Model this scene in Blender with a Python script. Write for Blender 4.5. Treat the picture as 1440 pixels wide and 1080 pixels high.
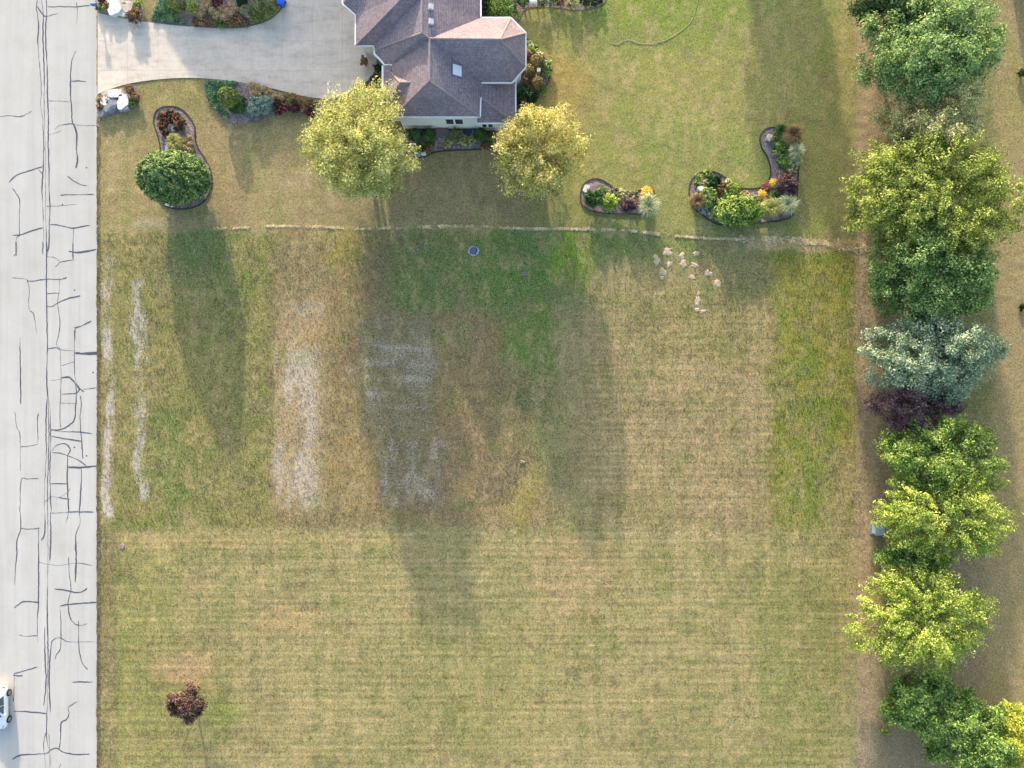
import bpy, bmesh, math, random
import numpy as np
from mathutils import Vector
R = math.radians
scene = bpy.context.scene
for o in list(bpy.data.objects): bpy.data.objects.remove(o)
COL = scene.collection
# ------------------------------------------------------------------ camera, sky, sun, exposure
H = 71.5                       # drone height (m)
S = 14.0                       # photograph pixels per metre on the ground
cam = bpy.data.cameras.new('camera'); camo = bpy.data.objects.new('camera', cam); COL.objects.link(camo)
cam.sensor_fit = 'HORIZONTAL'; cam.angle = 2 * math.atan((720 / S) / H)
cam.clip_start = 1; cam.clip_end = 4000
camo.location = (0, 0, H); camo.rotation_euler = (0, 0, 0)
scene.camera = camo
SUN_EL = 11.8
SUN_AZ = -9.4                 # degrees from north (+Y), negative towards west
sd = Vector((math.sin(R(SUN_AZ)) * math.cos(R(SUN_EL)), math.cos(R(SUN_AZ)) * math.cos(R(SUN_EL)), math.sin(R(SUN_EL))))
world = bpy.data.worlds.new('World'); scene.world = world; world.use_nodes = True
wn = world.node_tree.nodes; wl = world.node_tree.links; wn.clear()
sky = wn.new('ShaderNodeTexSky'); sky.sky_type = 'NISHITA'; sky.sun_disc = False
sky.sun_elevation = R(SUN_EL); sky.sun_rotation = R(SUN_AZ)
sky.air_density = 1.0; sky.dust_density = 2.2; sky.ozone_density = 1.0
bg = wn.new('ShaderNodeBackground'); bg.inputs['Strength'].default_value = 0.15
wo = wn.new('ShaderNodeOutputWorld'); wl.new(sky.outputs[0], bg.inputs[0]); wl.new(bg.outputs[0], wo.inputs[0])
sl = bpy.data.lights.new('sun', 'SUN'); sl.energy = 2.3; sl.angle = R(1.0); sl.color = (1.0, 0.88, 0.70)
so = bpy.data.objects.new('sun', sl); COL.objects.link(so); so.rotation_euler = sd.to_track_quat('Z', 'Y').to_euler(); so.location = (0, 0, 60)
scene.view_settings.view_transform = 'Standard'; scene.view_settings.look = 'None'
scene.view_settings.exposure = 1.99; scene.view_settings.gamma = 1.0
scene.render.engine = 'CYCLES'

# ------------------------------------------------------------------ helpers
def P(px, py, z=0.0):
    f = (H - z) / H
    return Vector(((px - 720) / S * f, (540 - py) / S * f, z))
def lin(c, g=1.0):
    return tuple((((v / 255) / 12.92) if v <= 10 else (((v / 255) + 0.055) / 1.055) ** 2.4) * g for v in c)
KG = 1.55                      # brightness of a white sheet on the lit ground: albedo = seen colour / KG
def alb(r, g, b): return lin((r, g, b), 1 / KG)

def mesh_np(name, V, F, attrs=None):
    """V (n,3), F (m,k) all faces with k corners"""
    V = np.asarray(V, dtype=np.float32); F = np.asarray(F, dtype=np.int32)
    me = bpy.data.meshes.new(name); n, m, k = len(V), len(F), F.shape[1]
    me.vertices.add(n); me.vertices.foreach_set('co', V.ravel())
    me.loops.add(m * k); me.loops.foreach_set('vertex_index', F.ravel())
    me.polygons.add(m); me.polygons.foreach_set('loop_start', np.arange(m, dtype=np.int32) * k)
    me.polygons.foreach_set('loop_total', np.full(m, k, dtype=np.int32))
    me.update(calc_edges=True)
    for an, arr in (attrs or {}).items():
        if arr.ndim == 2:
            a = me.color_attributes.new(an, 'FLOAT_COLOR', 'POINT')
            a.data.foreach_set('color', np.concatenate([arr, np.ones((n, 1))], 1).astype(np.float32).ravel())
        else:
            a = me.attributes.new(an, 'FLOAT', 'POINT'); a.data.foreach_set('value', arr.astype(np.float32))
    return me
def link(name, me, mat=None, parent=None, loc=None):
    o = bpy.data.objects.new(name, me); COL.objects.link(o)
    if mat is not None and me is not None and not me.materials: me.materials.append(mat)
    if parent is not None: o.parent = parent
    if loc is not None: o.location = loc
    return o
def tag(o, label=None, cat=None, group=None, kind=None):
    if label: o['label'] = label
    if cat: o['category'] = cat
    if group: o['group'] = group
    if kind: o['kind'] = kind
    return o
def thing(name, loc, label, cat, group=None, rz=0):
    o = bpy.data.objects.new(name, None); COL.objects.link(o); o.location = loc; o.rotation_euler[2] = rz
    o.empty_display_size = 0.3
    return tag(o, label, cat, group)
def bm_obj(name, bm, mat, parent=None, loc=None, smooth=False):
    me = bpy.data.meshes.new(name); bmesh.ops.recalc_face_normals(bm, faces=bm.faces); bm.to_mesh(me); bm.free()
    if smooth:
        for p in me.polygons: p.use_smooth = True
    return link(name, me, mat, parent, loc)
def bx(bm, x0, x1, y0, y1, z0, z1, bev=0.0):
    r = bmesh.ops.create_cube(bm, size=1)
    for v in r['verts']:
        v.co = Vector(((x0 + x1) / 2 + v.co.x * (x1 - x0), (y0 + y1) / 2 + v.co.y * (y1 - y0), (z0 + z1) / 2 + v.co.z * (z1 - z0)))
    if bev:
        es = list({e for v in r['verts'] for e in v.link_edges})
        bmesh.ops.bevel(bm, geom=es, offset=bev, segments=2, affect='EDGES', profile=0.6)
def prism(bm, pts, z0, z1):
    vb = [bm.verts.new((p[0], p[1], z0)) for p in pts]; vt = [bm.verts.new((p[0], p[1], z1)) for p in pts]
    n = len(pts); bm.faces.new(vt); bm.faces.new(vb[::-1])
    for i in range(n): bm.faces.new((vb[i], vb[(i + 1) % n], vt[(i + 1) % n], vt[i]))
def tube(bm, pts, rads, seg=6):
    rings = []
    for i, p in enumerate(pts):
        a = pts[max(i - 1, 0)]; b = pts[min(i + 1, len(pts) - 1)]
        d = (Vector(b) - Vector(a)).normalized()
        u = d.orthogonal().normalized(); w = d.cross(u)
        rings.append([bm.verts.new(Vector(p) + (u * math.cos(2 * math.pi * k / seg) + w * math.sin(2 * math.pi * k / seg)) * rads[i]) for k in range(seg)])
    for a, b in zip(rings, rings[1:]):
        for k in range(seg): bm.faces.new((a[k], a[(k + 1) % seg], b[(k + 1) % seg], b[k]))
    bm.faces.new(rings[0][::-1]); bm.faces.new(rings[-1])
def smooth_closed(pts, sub=6):
    out = []; n = len(pts)
    for i in range(n):
        p0, p1, p2, p3 = [Vector((*pts[(i + k) % n][:2], 0)) for k in (-1, 0, 1, 2)]
        for j in range(sub):
            t = j / sub
            out.append(0.5 * ((2 * p1) + (p2 - p0) * t + (2 * p0 - 5 * p1 + 4 * p2 - p3) * t * t + (3 * p1 - p0 - 3 * p2 + p3) * t ** 3))
    return [(v.x, v.y) for v in out]
def smooth_open(pts, sub=5):
    out = []; n = len(pts)
    for i in range(n - 1):
        p0, p1, p2, p3 = [Vector((*pts[min(max(i + k, 0), n - 1)][:2], 0)) for k in (-1, 0, 1, 2)]
        for j in range(sub):
            t = j / sub
            out.append(0.5 * ((2 * p1) + (p2 - p0) * t + (2 * p0 - 5 * p1 + 4 * p2 - p3) * t * t + (3 * p1 - p0 - 3 * p2 + p3) * t ** 3))
    out.append(Vector((*pts[-1][:2], 0)))
    return [(v.x, v.y) for v in out]

# ------------------------------------------------------------------ materials
def newmat(name):
    m = bpy.data.materials.new(name); m.use_nodes = True; nt = m.node_tree; nt.nodes.clear()
    out = nt.nodes.new('ShaderNodeOutputMaterial'); return m, nt, out
def N(nt, t, **kw):
    n = nt.nodes.new(t)
    for k, v in kw.items():
        if k in n.inputs.keys() and not hasattr(n, k): n.inputs[k].default_value = v
        else: setattr(n, k, v)
    return n
def noise(nt, scale, detail=4, rough=0.6, coord='Object', vec_scale=None):
    tc = N(nt, 'ShaderNodeTexCoord'); n = N(nt, 'ShaderNodeTexNoise')
    n.inputs['Scale'].default_value = scale; n.inputs['Detail'].default_value = detail; n.inputs['Roughness'].default_value = rough
    if vec_scale:
        mp = N(nt, 'ShaderNodeMapping'); mp.inputs['Scale'].default_value = vec_scale
        nt.links.new(tc.outputs[coord], mp.inputs[0]); nt.links.new(mp.outputs[0], n.inputs['Vector'])
    else: nt.links.new(tc.outputs[coord], n.inputs['Vector'])
    return n
def ramp(nt, fac, stops):
    r = N(nt, 'ShaderNodeValToRGB'); e = r.color_ramp.elements
    while len(e) < len(stops): e.new(0.5)
    for el, (p, c) in zip(e, stops): el.position = p; el.color = (*c, 1) if len(c) == 3 else c
    nt.links.new(fac, r.inputs[0]); return r
def mixc(nt, fac, a, b, mode='MIX'):
    m = N(nt, 'ShaderNodeMix', data_type='RGBA', blend_type=mode)
    for s, v in ((m.inputs[0], fac), (m.inputs[6], a), (m.inputs[7], b)):
        if hasattr(v, 'is_output'): nt.links.new(v, s)
        elif isinstance(v, (int, float)): s.default_value = v
        else: s.default_value = (*v, 1)
    return m.outputs[2]
def matte(name, col, var=0.25, scale=3.0, rough=0.8, spec=0.2, bump=0.0, bscale=20.0, metal=0.0, col2=None):
    m, nt, out = newmat(name); b = N(nt, 'ShaderNodeBsdfPrincipled')
    n = noise(nt, scale, 5, 0.65)
    c2 = col2 or tuple(v * (1 - var) for v in col)
    r = ramp(nt, n.outputs[0], [(0.3, c2), (0.7, tuple(v * (1 + var * .5) for v in col))])
    nt.links.new(r.outputs[0], b.inputs['Base Color'])
    b.inputs['Roughness'].default_value = rough; b.inputs['Specular IOR Level'].default_value = spec; b.inputs['Metallic'].default_value = metal
    if bump:
        n2 = noise(nt, bscale, 4, 0.6); bp = N(nt, 'ShaderNodeBump'); bp.inputs['Strength'].default_value = bump; bp.inputs['Distance'].default_value = 0.05
        nt.links.new(n2.outputs[0], bp.inputs['Height']); nt.links.new(bp.outputs[0], b.inputs['Normal'])
    nt.links.new(b.outputs[0], out.inputs[0]); return m
def leafmat(name, cols, trans=0.3, rough=0.65):
    """cols: three colours dark -> light, chosen leaf by leaf, drifting over the crown"""
    m, nt, out = newmat(name)
    g = N(nt, 'ShaderNodeNewGeometry'); n = noise(nt, 0.9, 3, 0.6)
    ma = N(nt, 'ShaderNodeMath', operation='MULTIPLY_ADD'); nt.links.new(g.outputs['Random Per Island'], ma.inputs[0]); ma.inputs[1].default_value = 0.55
    mm = N(nt, 'ShaderNodeMath', operation='MULTIPLY_ADD'); nt.links.new(n.outputs[0], mm.inputs[0]); mm.inputs[1].default_value = 1.3; mm.inputs[2].default_value = -0.43
    nt.links.new(mm.outputs[0], ma.inputs[2])
    r = ramp(nt, ma.outputs[0], [(0.1, cols[0]), (0.5, cols[1]), (0.9, cols[2])])
    b = N(nt, 'ShaderNodeBsdfPrincipled'); b.inputs['Roughness'].default_value = rough; b.inputs['Specular IOR Level'].default_value = 0.18
    t = N(nt, 'ShaderNodeBsdfTranslucent'); mx = N(nt, 'ShaderNodeMixShader'); mx.inputs[0].default_value = trans
    nt.links.new(r.outputs[0], b.inputs['Base Color']); nt.links.new(r.outputs[0], t.inputs[0])
    nt.links.new(b.outputs[0], mx.inputs[1]); nt.links.new(t.outputs[0], mx.inputs[2]); nt.links.new(mx.outputs[0], out.inputs[0])
    return m
LG = 1.0
def soft(c, k=0.20):
    y = .3 * c[0] + .59 * c[1] + .11 * c[2]; return tuple(v * (1 - k) + y * k for v in c)
def LM(name, a, b, c, g=1.0, trans=0.3): return leafmat(name, [lin(soft(v), LG * g * w) for v, w in ((a, .8), (b, 1.0), (c, 1.12))], trans)
M = {}
M['bark'] = matte('bark', (0.16, 0.125, 0.10), 0.4, 6, 0.9, 0.1, 0.6, 25)
M['birch_bark'] = matte('birch_bark', (0.36, 0.31, 0.27), 0.5, 5, 0.8, 0.15, 0.4, 20)
M['birch'] = LM('birch_leaves', (118, 126, 54), (180, 182, 88), (216, 210, 132), 1.05, 0.35)
M['birch_gold'] = LM('birch_gold_leaves', (122, 126, 54), (190, 184, 88), (228, 208, 126), 1.05, 0.35)
M['evergreen'] = LM('evergreen_leaves', (34, 62, 34), (84, 114, 54), (156, 172, 94), 1.4, 0.15)
M['plum'] = LM('plum_leaves', (44, 26, 26), (86, 58, 54), (146, 110, 100), 1.1, 0.15)
M['blue_green'] = LM('blue_green_leaves', (56, 98, 48), (124, 160, 82), (184, 202, 116), 1.05, 0.3)
M['dark_green'] = LM('dark_green_leaves', (22, 46, 26), (46, 80, 40), (84, 116, 54), 1.0, 0.2)
M['olive_pale'] = LM('olive_pale_leaves', (104, 112, 56), (166, 164, 96), (222, 212, 152), 1.25, 0.3)
M['yellow_green'] = LM('yellow_green_leaves', (58, 90, 28), (130, 148, 50), (202, 206, 94), 1.12, 0.35)
M['mid_green'] = LM('mid_green_leaves', (48, 86, 38), (106, 140, 64), (180, 194, 100), 1.2, 0.3)
M['silver_green'] = LM('silver_green_leaves', (76, 112, 84), (146, 170, 128), (206, 212, 166), .98, 0.3)
M['purple'] = LM('purple_leaves', (48, 32, 38), (88, 62, 66), (146, 110, 110), 1.3, 0.15)
M['light_green'] = LM('light_green_leaves', (60, 104, 34), (130, 164, 58), (194, 204, 98), 1.0, 0.35)
M['lime'] = LM('lime_leaves', (74, 112, 26), (146, 168, 52), (216, 218, 104), 1.12, 0.35)
M['leaf_green'] = LM('leaf_green_leaves', (44, 78, 28), (96, 132, 50), (168, 188, 84), 1.3, 0.3)
M['gold'] = LM('gold_leaves', (112, 136, 24), (182, 190, 44), (226, 222, 84), .95, 0.35)
M['topiary'] = LM('topiary_leaves', (52, 76, 24), (112, 130, 48), (164, 172, 72), 1.0, 0.2)
M['topiary_dark'] = LM('topiary_dark_leaves', (30, 62, 26), (62, 104, 42), (104, 140, 62), 1.0, 0.2)
M['bronze_topiary'] = LM('bronze_topiary_leaves', (88, 78, 40), (138, 120, 62), (176, 154, 88), 1.0, 0.2)
M['juniper'] = LM('juniper_leaves', (44, 92, 60), (84, 136, 86), (136, 172, 110), 1.0, 0.2)
M['spruce'] = LM('spruce_leaves', (82, 114, 104), (128, 156, 142), (182, 198, 178), 1.0, 0.2)
M['rust'] = LM('rust_leaves', (96, 70, 46), (146, 112, 76), (190, 156, 112), .95, 0.3)
M['tan'] = LM('tan_heads', (150, 118, 72), (202, 168, 114), (234, 206, 156), 1.0, 0.3)
M['maroon'] = LM('maroon_leaves', (54, 30, 32), (98, 56, 56), (140, 92, 74), 1.0, 0.2)
M['cream'] = LM('cream_blades', (148, 160, 96), (206, 208, 148), (240, 236, 192), 1.0, 0.35)
M['straw_blade'] = LM('straw_blades', (140, 140, 62), (190, 186, 92), (226, 214, 130), 1.0, 0.35)
M['brown_blade'] = LM('brown_blades', (112, 84, 46), (164, 126, 74), (202, 168, 112), 1.0, 0.3)
M['gray_green'] = LM('gray_green_leaves', (96, 104, 70), (146, 146, 100), (194, 188, 146), 1.0, 0.25)
M['red_flower'] = LM('red_petals', (150, 30, 36), (206, 58, 58), (236, 112, 104), 1.0, 0.3)
M['pink_flower'] = LM('pink_petals', (140, 30, 66), (196, 58, 96), (230, 120, 140), 1.0, 0.3)
M['yellow_flower'] = LM('yellow_petals', (214, 160, 30), (246, 204, 64), (255, 230, 120), 1.1, 0.3)
M['white_paint'] = matte('white_paint', (0.72, 0.72, 0.72), 0.06, 2, 0.5, 0.3)
M['stem'] = matte('plant_stem', (0.10, 0.08, 0.045), 0.3, 8, 0.9, 0.1)
M['edging'] = matte('edging_black', (0.045, 0.04, 0.042), 0.4, 3, 0.7, 0.3)
M['stone_white'] = matte('stone_white', (0.66, 0.63, 0.60), 0.3, 1.6, 0.85, 0.2, 0.7, 6)
M['stone_grey'] = matte('stone_grey', (0.27, 0.27, 0.29), 0.4, 1.8, 0.85, 0.2, 0.8, 6)
M['stone_tan'] = matte('stone_tan', (0.50, 0.44, 0.36), 0.3, 2.5, 0.85, 0.2, 0.6, 8)
def mulch_mat(name, a, b):
    m, nt, out = newmat(name); bs = N(nt, 'ShaderNodeBsdfPrincipled'); bs.inputs['Roughness'].default_value = 0.95; bs.inputs['Specular IOR Level'].default_value = 0.1
    tc = N(nt, 'ShaderNodeTexCoord'); v = N(nt, 'ShaderNodeTexVoronoi'); v.inputs['Scale'].default_value = 9; nt.links.new(tc.outputs['Object'], v.inputs['Vector'])
    n = noise(nt, 1.2, 5, 0.7); r1 = ramp(nt, n.outputs[0], [(0.3, a), (0.72, b)])
    sp = N(nt, 'ShaderNodeSeparateColor'); nt.links.new(v.outputs['Color'], sp.inputs[0])
    r2 = ramp(nt, sp.outputs[0], [(0, (0.5,) * 3), (1, (1.35,) * 3)])
    c = mixc(nt, 1.0, r1.outputs[0], r2.outputs[0], 'MULTIPLY'); nt.links.new(c, bs.inputs['Base Color'])
    bp = N(nt, 'ShaderNodeBump'); bp.inputs['Strength'].default_value = 0.5; bp.inputs['Distance'].default_value = 0.04
    nt.links.new(sp.outputs[1], bp.inputs['Height']); nt.links.new(bp.outputs[0], bs.inputs['Normal']); nt.links.new(bs.outputs[0], out.inputs[0]); return m
M['mulch'] = mulch_mat('mulch', (0.16, 0.13, 0.125), (0.33, 0.27, 0.25))
M['gravel_bed'] = mulch_mat('gravel_bed', (0.22, 0.19, 0.19), (0.42, 0.37, 0.36))

# ------------------------------------------------------------------ value noise on arrays
def vnoise(X, Y, scale, seed, octaves=3, ax=1.0, ay=1.0):
    rs = np.random.RandomState(seed); out = np.zeros_like(X); amp = 1; tot = 0
    for o in range(octaves):
        g = rs.rand(64, 64); u = X / (scale * ax) * 2 ** o + rs.rand() * 40; v = Y / (scale * ay) * 2 ** o + rs.rand() * 40
        iu = np.floor(u).astype(int); iv = np.floor(v).astype(int); fu = u - iu; fv = v - iv
        fu = fu * fu * (3 - 2 * fu); fv = fv * fv * (3 - 2 * fv)
        a = g[iu % 64, iv % 64]; b = g[(iu + 1) % 64, iv % 64]; c = g[iu % 64, (iv + 1) % 64]; d = g[(iu + 1) % 64, (iv + 1) % 64]
        out += amp * ((a * (1 - fu) + b * fu) * (1 - fv) + (c * (1 - fu) + d * fu) * fv); tot += amp; amp *= 0.55
    return out / tot
def sstep(a, b, x): t = np.clip((x - a) / (b - a), 0, 1); return t * t * (3 - 2 * t)

# ------------------------------------------------------------------ lawn colours (what grows where), in photograph pixels on the ground
GT = np.array((1.17, 1.12, 1.20))
def lawn_paint(X, Y):
    """grass colour by place: dry, green, dead and bare patches"""
    wx = (vnoise(X, Y, 60, 1) - .5) * 34 + (vnoise(X, Y, 14, 2) - .5) * 10; wy = (vnoise(X, Y, 60, 3) - .5) * 34 + (vnoise(X, Y, 14, 4) - .5) * 10
    U = X + wx; W = Y + wy
    n1 = vnoise(X, Y, 90, 5, 4); n2 = vnoise(X, Y, 26, 6, 3); n3 = vnoise(X, Y, 8, 7, 2)
    C = np.zeros(X.shape + (3,)); DEAD = np.zeros_like(X)
    def dead(m): DEAD[:] = np.maximum(DEAD, m)
    fn = [vnoise(X, Y, q, 60 + q, 2) for q in (5, 7, 9)]; cnt = [0]
    def blend(mask, col):
        cnt[0] += 1; mask = np.clip(mask + (fn[cnt[0] % 3] - .5) * 3.4 * mask * (1 - mask), 0, 1); C[:] = C * (1 - mask[..., None]) + np.array(alb(*[v * .88 + w * .12 for v, w in zip(col, (158, 146, 108))])) * GT * mask[..., None]
    def rect(x0, x1, y0, y1, s=14, k=1.0):
        u = X + wx * k; w = Y + wy * k
        return sstep(x0 - s, x0 + s, u) * (1 - sstep(x1 - s, x1 + s, u)) * sstep(y0 - s, y0 + s, w) * (1 - sstep(y1 - s, y1 + s, w))
    def ell(cx, cy, rx, ry, s=0.5, k=1.0):
        d = np.sqrt(((X + wx * k - cx) / rx) ** 2 + ((Y + wy * k - cy) / ry) ** 2); return 1 - sstep(1 - s, 1 + s, d)
    on = np.ones_like(X)
    blend(on, (158, 145, 99))
    # ----- plot above the mowing line
    by = 320 + np.clip(X - 780, 0, 500) * 0.062          # the mowing line between the two plots
    up = 1 - sstep(-4, 4, Y - by + (n3 - .5) * 6)
    blend(up, (160, 141, 100))
    blend(up * sstep(.42, .62, n1) * .6, (148, 138, 88))
    blend(up * rect(740, 1215, -300, 345, 30), (144, 145, 76))
    blend(up * ell(930, 10, 120, 60), (118, 146, 44))
    blend(up * sstep(760, 820, X) * (1 - sstep(1160, 1200, X)) * sstep(.42, .62, n2) * .55, (120, 140, 58))
    blend(up * ell(960, 200, 60, 40) * .7, (122, 142, 62))
    blend(up * ell(1050, 235, 40, 50) * .7, (120, 142, 62))
    blend(up * ell(1000, 120, 130, 60) * .5 * sstep(.4, .6, n2), (166, 158, 84))
    blend(up * ell(790, 130, 40, 60) * .8, (172, 146, 76))
    blend(up * ell(800, 40, 40, 50) * .7, (136, 142, 66))
    blend(up * rect(640, 900, 290, 325, 14) * .5, (126, 136, 70))
    blend(up * rect(880, 1140, 270, 340, 14) * .5, (128, 138, 74))
    blend(up * ell(455, 268, 60, 26) * .8 * sstep(.3, .6, n2), (190, 168, 140))
    blend(up * ell(250, 130, 80, 22) * .7, (140, 134, 76))
    blend(up * rect(175, 183, 180, 320, 5, .3) * .6, (132, 134, 74))
    blend(up * ell(215, 312, 20, 9) * .8, (180, 166, 150))
    blend(up * rect(560, 750, 205, 310, 16) * .6, (150, 130, 98))
    # ----- rough plot below
    lo = 1 - up
    blend(lo * rect(100, 395, 330, 748, 6, .3), (146, 140, 80))
    blend(lo * rect(100, 395, 330, 748, 6, .3) * sstep(.5, .68, n2) * .7, (120, 130, 62))
    blend(lo * rect(100, 395, 330, 748, 6, .3) * sstep(.52, .7, n1) * .6, (164, 148, 100))
    blend(lo * ell(325, 385, 28, 70) * .7, (112, 132, 58))
    blend(lo * rect(235, 320, 322, 400, 10) * .7, (100, 128, 66))
    blend(lo * ell(235, 660, 16, 90) * .7, (108, 132, 64))
    blend(lo * ell(205, 735, 45, 16) * .8, (124, 140, 52))
    # brown middle
    mid = rect(385, 775, 318, 738, 16, .7)
    blend(lo * mid, (148, 124, 84))
    blend(lo * mid * sstep(.45, .6, n1) * .7, (132, 122, 80))
    blend(lo * mid * sstep(.55, .75, n2) * .5, (118, 104, 76))
    blend(lo * rect(385, 480, 325, 410, 12) * .8, (142, 130, 92))
    blend(lo * ell(487, 345, 26, 40) * .9, (168, 154, 74))
    blend(lo * ell(490, 430, 28, 55) * .8, (166, 132, 92))
    blend(lo * ell(500, 640, 36, 80) * .75, (168, 142, 94))
    blend(lo * ell(640, 660, 60, 60) * .8, (150, 122, 92))
    blend(lo * ell(670, 700, 34, 30) * .8 * sstep(.35, .6, n2), (180, 152, 94))
    blend(lo * rect(672, 726, 636, 712, 6, .4) * .8, (124, 108, 82))
    # green wedge under the two near trees and along the drain
    blend(lo * rect(545, 720, 324, 440, 24) * .85, (94, 126, 60))
    blend(lo * ell(755, 368, 95, 70, .4) * .95, (88, 130, 50))
    blend(lo * rect(770, 832, 325, 400, 8, .5) * .9, (122, 156, 40))
    blend(lo * rect(832, 985, 326, 390, 16) * .85, (84, 128, 50))
    blend(lo * ell(738, 478, 44, 46) * .85, (92, 134, 48))
    blend(lo * ell(733, 562, 11, 18, .4, .3) * .8, (84, 108, 58))
    blend(lo * ell(770, 590, 24, 90) * .6, (116, 132, 72))
    blend(lo * ell(738, 700, 22, 36) * .45, (168, 156, 66))
    # tan centre right
    cen = rect(830, 1100, 370, 745, 26)
    blend(lo * cen, (172, 152, 110))
    blend(lo * cen * sstep(.48, .62, n1) * .6, (152, 144, 88))
    blend(lo * cen * sstep(.55, .75, n2) * .5, (186, 166, 124))
    blend(lo * rect(985, 1100, 345, 420, 16) * .8, (122, 128, 74))
    # green band by the track
    blend(lo * rect(1085, 1203, 348, 735, 16), (146, 144, 54))
    blend(lo * rect(1085, 1203, 348, 735, 16) * sstep(.46, .62, n2) * .85, (112, 134, 38))
    blend(lo * rect(1095, 1180, 520, 740, 20) * sstep(.35, .6, n1) * .6, (118, 138, 52))
    blend(lo * rect(1165, 1203, 640, 760, 18) * .7, (178, 156, 112))
    # mown lower part
    low = sstep(738, 752, Y + wy * .3)
    blend(low, (170, 158, 108))
    blend(low * sstep(.45, .63, n1) * .7, (150, 147, 92))
    blend(low * sstep(.55, .75, n2) * .45, (184, 164, 112))
    blend(low * rect(140, 260, 760, 1080, 30) * .55, (144, 148, 76))
    blend(low * rect(1060, 1180, 800, 1090, 25) * .7, (134, 140, 74))
    blend(low * ell(700, 960, 90, 90) * .4, (156, 154, 86))
    blend(low * ell(265, 935, 46, 26) * .9, (196, 164, 124))
    blend(low * ell(315, 1010, 28, 22) * .7, (134, 152, 68))
    blend(low * ell(405, 870, 40, 20) * .7, (194, 164, 116))
    blend(low * ell(810, 810, 60, 70) * .6, (190, 160, 118))
    blend(low * rect(160, 560, 748, 770, 5, .3) * .6, (196, 172, 116))
    blend(rect(830, 1000, 738, 764, 6, .3) * .6, (194, 172, 128))
    # verge beside the road
    blend(rect(120, 163, 745, 1200, 5, .3) * .75, (124, 116, 80))
    blend(rect(120, 142, 320, 1200, 3, .2) * .6, (120, 106, 84))
    # dead strips and bleached patches
    dead(rect(145, 161, 358, 730, 5, .5) * (.42 + .5 * sstep(.35, .6, vnoise(X, Y, 26, 11, 3, .5, 1.6))))
    blend(rect(144, 161, 358, 735, 4, .25) * .4, (184, 164, 130))
    dead(rect(186, 211, 394, 702, 8, .6) * (.36 + .42 * sstep(.35, .62, vnoise(X, Y, 24, 12, 3, .6, 1.6))))
    d3 = sstep(378, 390, X + wx * .25) * (1 - sstep(432, 478, X + wx * .6)) * rect(300, 500, 408, 716, 22, 1.0); blend(d3 * .75, (190, 164, 124)); dead(d3 * (.12 + .55 * sstep(405, 520, Y)) * (.45 + .6 * sstep(.38, .6, vnoise(X, Y, 36, 13, 3, .6, 1.8))))
    blend(d3 * sstep(.55, .72, vnoise(X, Y, 40, 23, 3)) * .6, (180, 146, 94))
    d4 = rect(503, 612, 446, 606, 10, .8); stripe = (.5 + .5 * np.sin((Y + wy * .3) * 2 * math.pi / 21.0)) ** 2.5
    blend(d4 * .6, (128, 120, 96)); dead(d4 * (.17 + .30 * sstep(.3, .62, vnoise(X, Y, 40, 14, 3, 1.2, .8)) + .24 * stripe * sstep(.35, .6, vnoise(X, Y, 30, 44, 2, 2.0, .6))))
    dead(rect(478, 530, 518, 542, 8, .6) * .3)
    d5 = rect(535, 625, 612, 718, 10, .8); blend(d5 * .6, (124, 114, 96)); dead(d5 * (.18 + .42 * sstep(.34, .64, vnoise(X, Y, 26, 15, 3, .6, 1.4))))
    dead(ell(655, 476, 30, 16) * .3); dead(ell(430, 435, 26, 20) * .5); dead(ell(490, 525, 12, 14) * .4)
    m1 = vnoise(X, Y, 34, 41, 4); m2 = vnoise(X, Y, 16, 42, 3, .6, 1.3)
    blend(sstep(.52, .72, m1) * .45, (128, 134, 72)); blend(sstep(.52, .7, m2) * .38, (190, 168, 120)); blend(sstep(.56, .74, vnoise(X, Y, 22, 43, 3)) * .35, (124, 112, 82))
    # mowing line: a windrow of pale clippings
    ln = np.exp(-((Y - by + (n3 - .5) * 5) / 2.6) ** 2) * sstep(300, 330, X) * (1 - sstep(1205, 1225, X)) * sstep(.32, .5, vnoise(X, Y, 40, 16, 2, 2.0, 1)); blend(ln * .35, (210, 190, 140))
    blend(rect(1050, 1225, 334, 350, 4, .4) * .75, (206, 180, 130))
    # track along the trees, and the ground beyond
    tr = sstep(1196, 1212, U * .25 + X * .75) * (1 - sstep(1385, 1400, X))
    blend(tr, (182, 158, 124)); blend(tr * sstep(.5, .65, n2) * .6, (164, 146, 106)); blend(tr * sstep(1222, 1240, X) * .85, (142, 124, 98))
    blend(sstep(1170, 1190, U * .3 + X * .7) * (1 - sstep(1190, 1205, X)) * (1 - sstep(330, 345, Y)) * .6, (160, 152, 92))
    nb = sstep(1375, 1400, X + wx * .4); blend(nb, (158, 140, 98)); blend(nb * sstep(.5, .65, n1) * .7, (146, 140, 80))
    blend(sstep(1340, 1360, X) * (1 - sstep(1385, 1410, X + wx * .3)) * (1 - sstep(560, 640, Y)) * .8, (96, 112, 58))
    return C, DEAD
def rows_mask(X, Y): return np.clip(sstep(735, 755, Y) + 1.0 * sstep(790, 840, X) * sstep(380, 420, Y) * (1 - sstep(1080, 1110, X)), 0, 1) * (1 - sstep(1185, 1200, X))
def micro(X, Y): return (vnoise(X, Y, 9, 31, 3) - .5) * .05 + (vnoise(X, Y, 120, 32, 2) - .5) * .05
RES = 0.15
gx = np.arange(P(137, 0).x, 64, RES); gy = np.arange(-41, 45, RES)
GX, GY = np.meshgrid(gx, gy, indexing='ij'); PX = GX * S + 720; PY = 540 - GY * S
PC, DEADM = lawn_paint(PX, PY); RM = rows_mask(PX, PY)
GZ = 0.035 + micro(PX, PY)
GX[0] -= .26 * np.clip(vnoise(PX[0], PY[0], 9, 91, 4) - .3, 0, 1)          # turf creeping over the road edge
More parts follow.
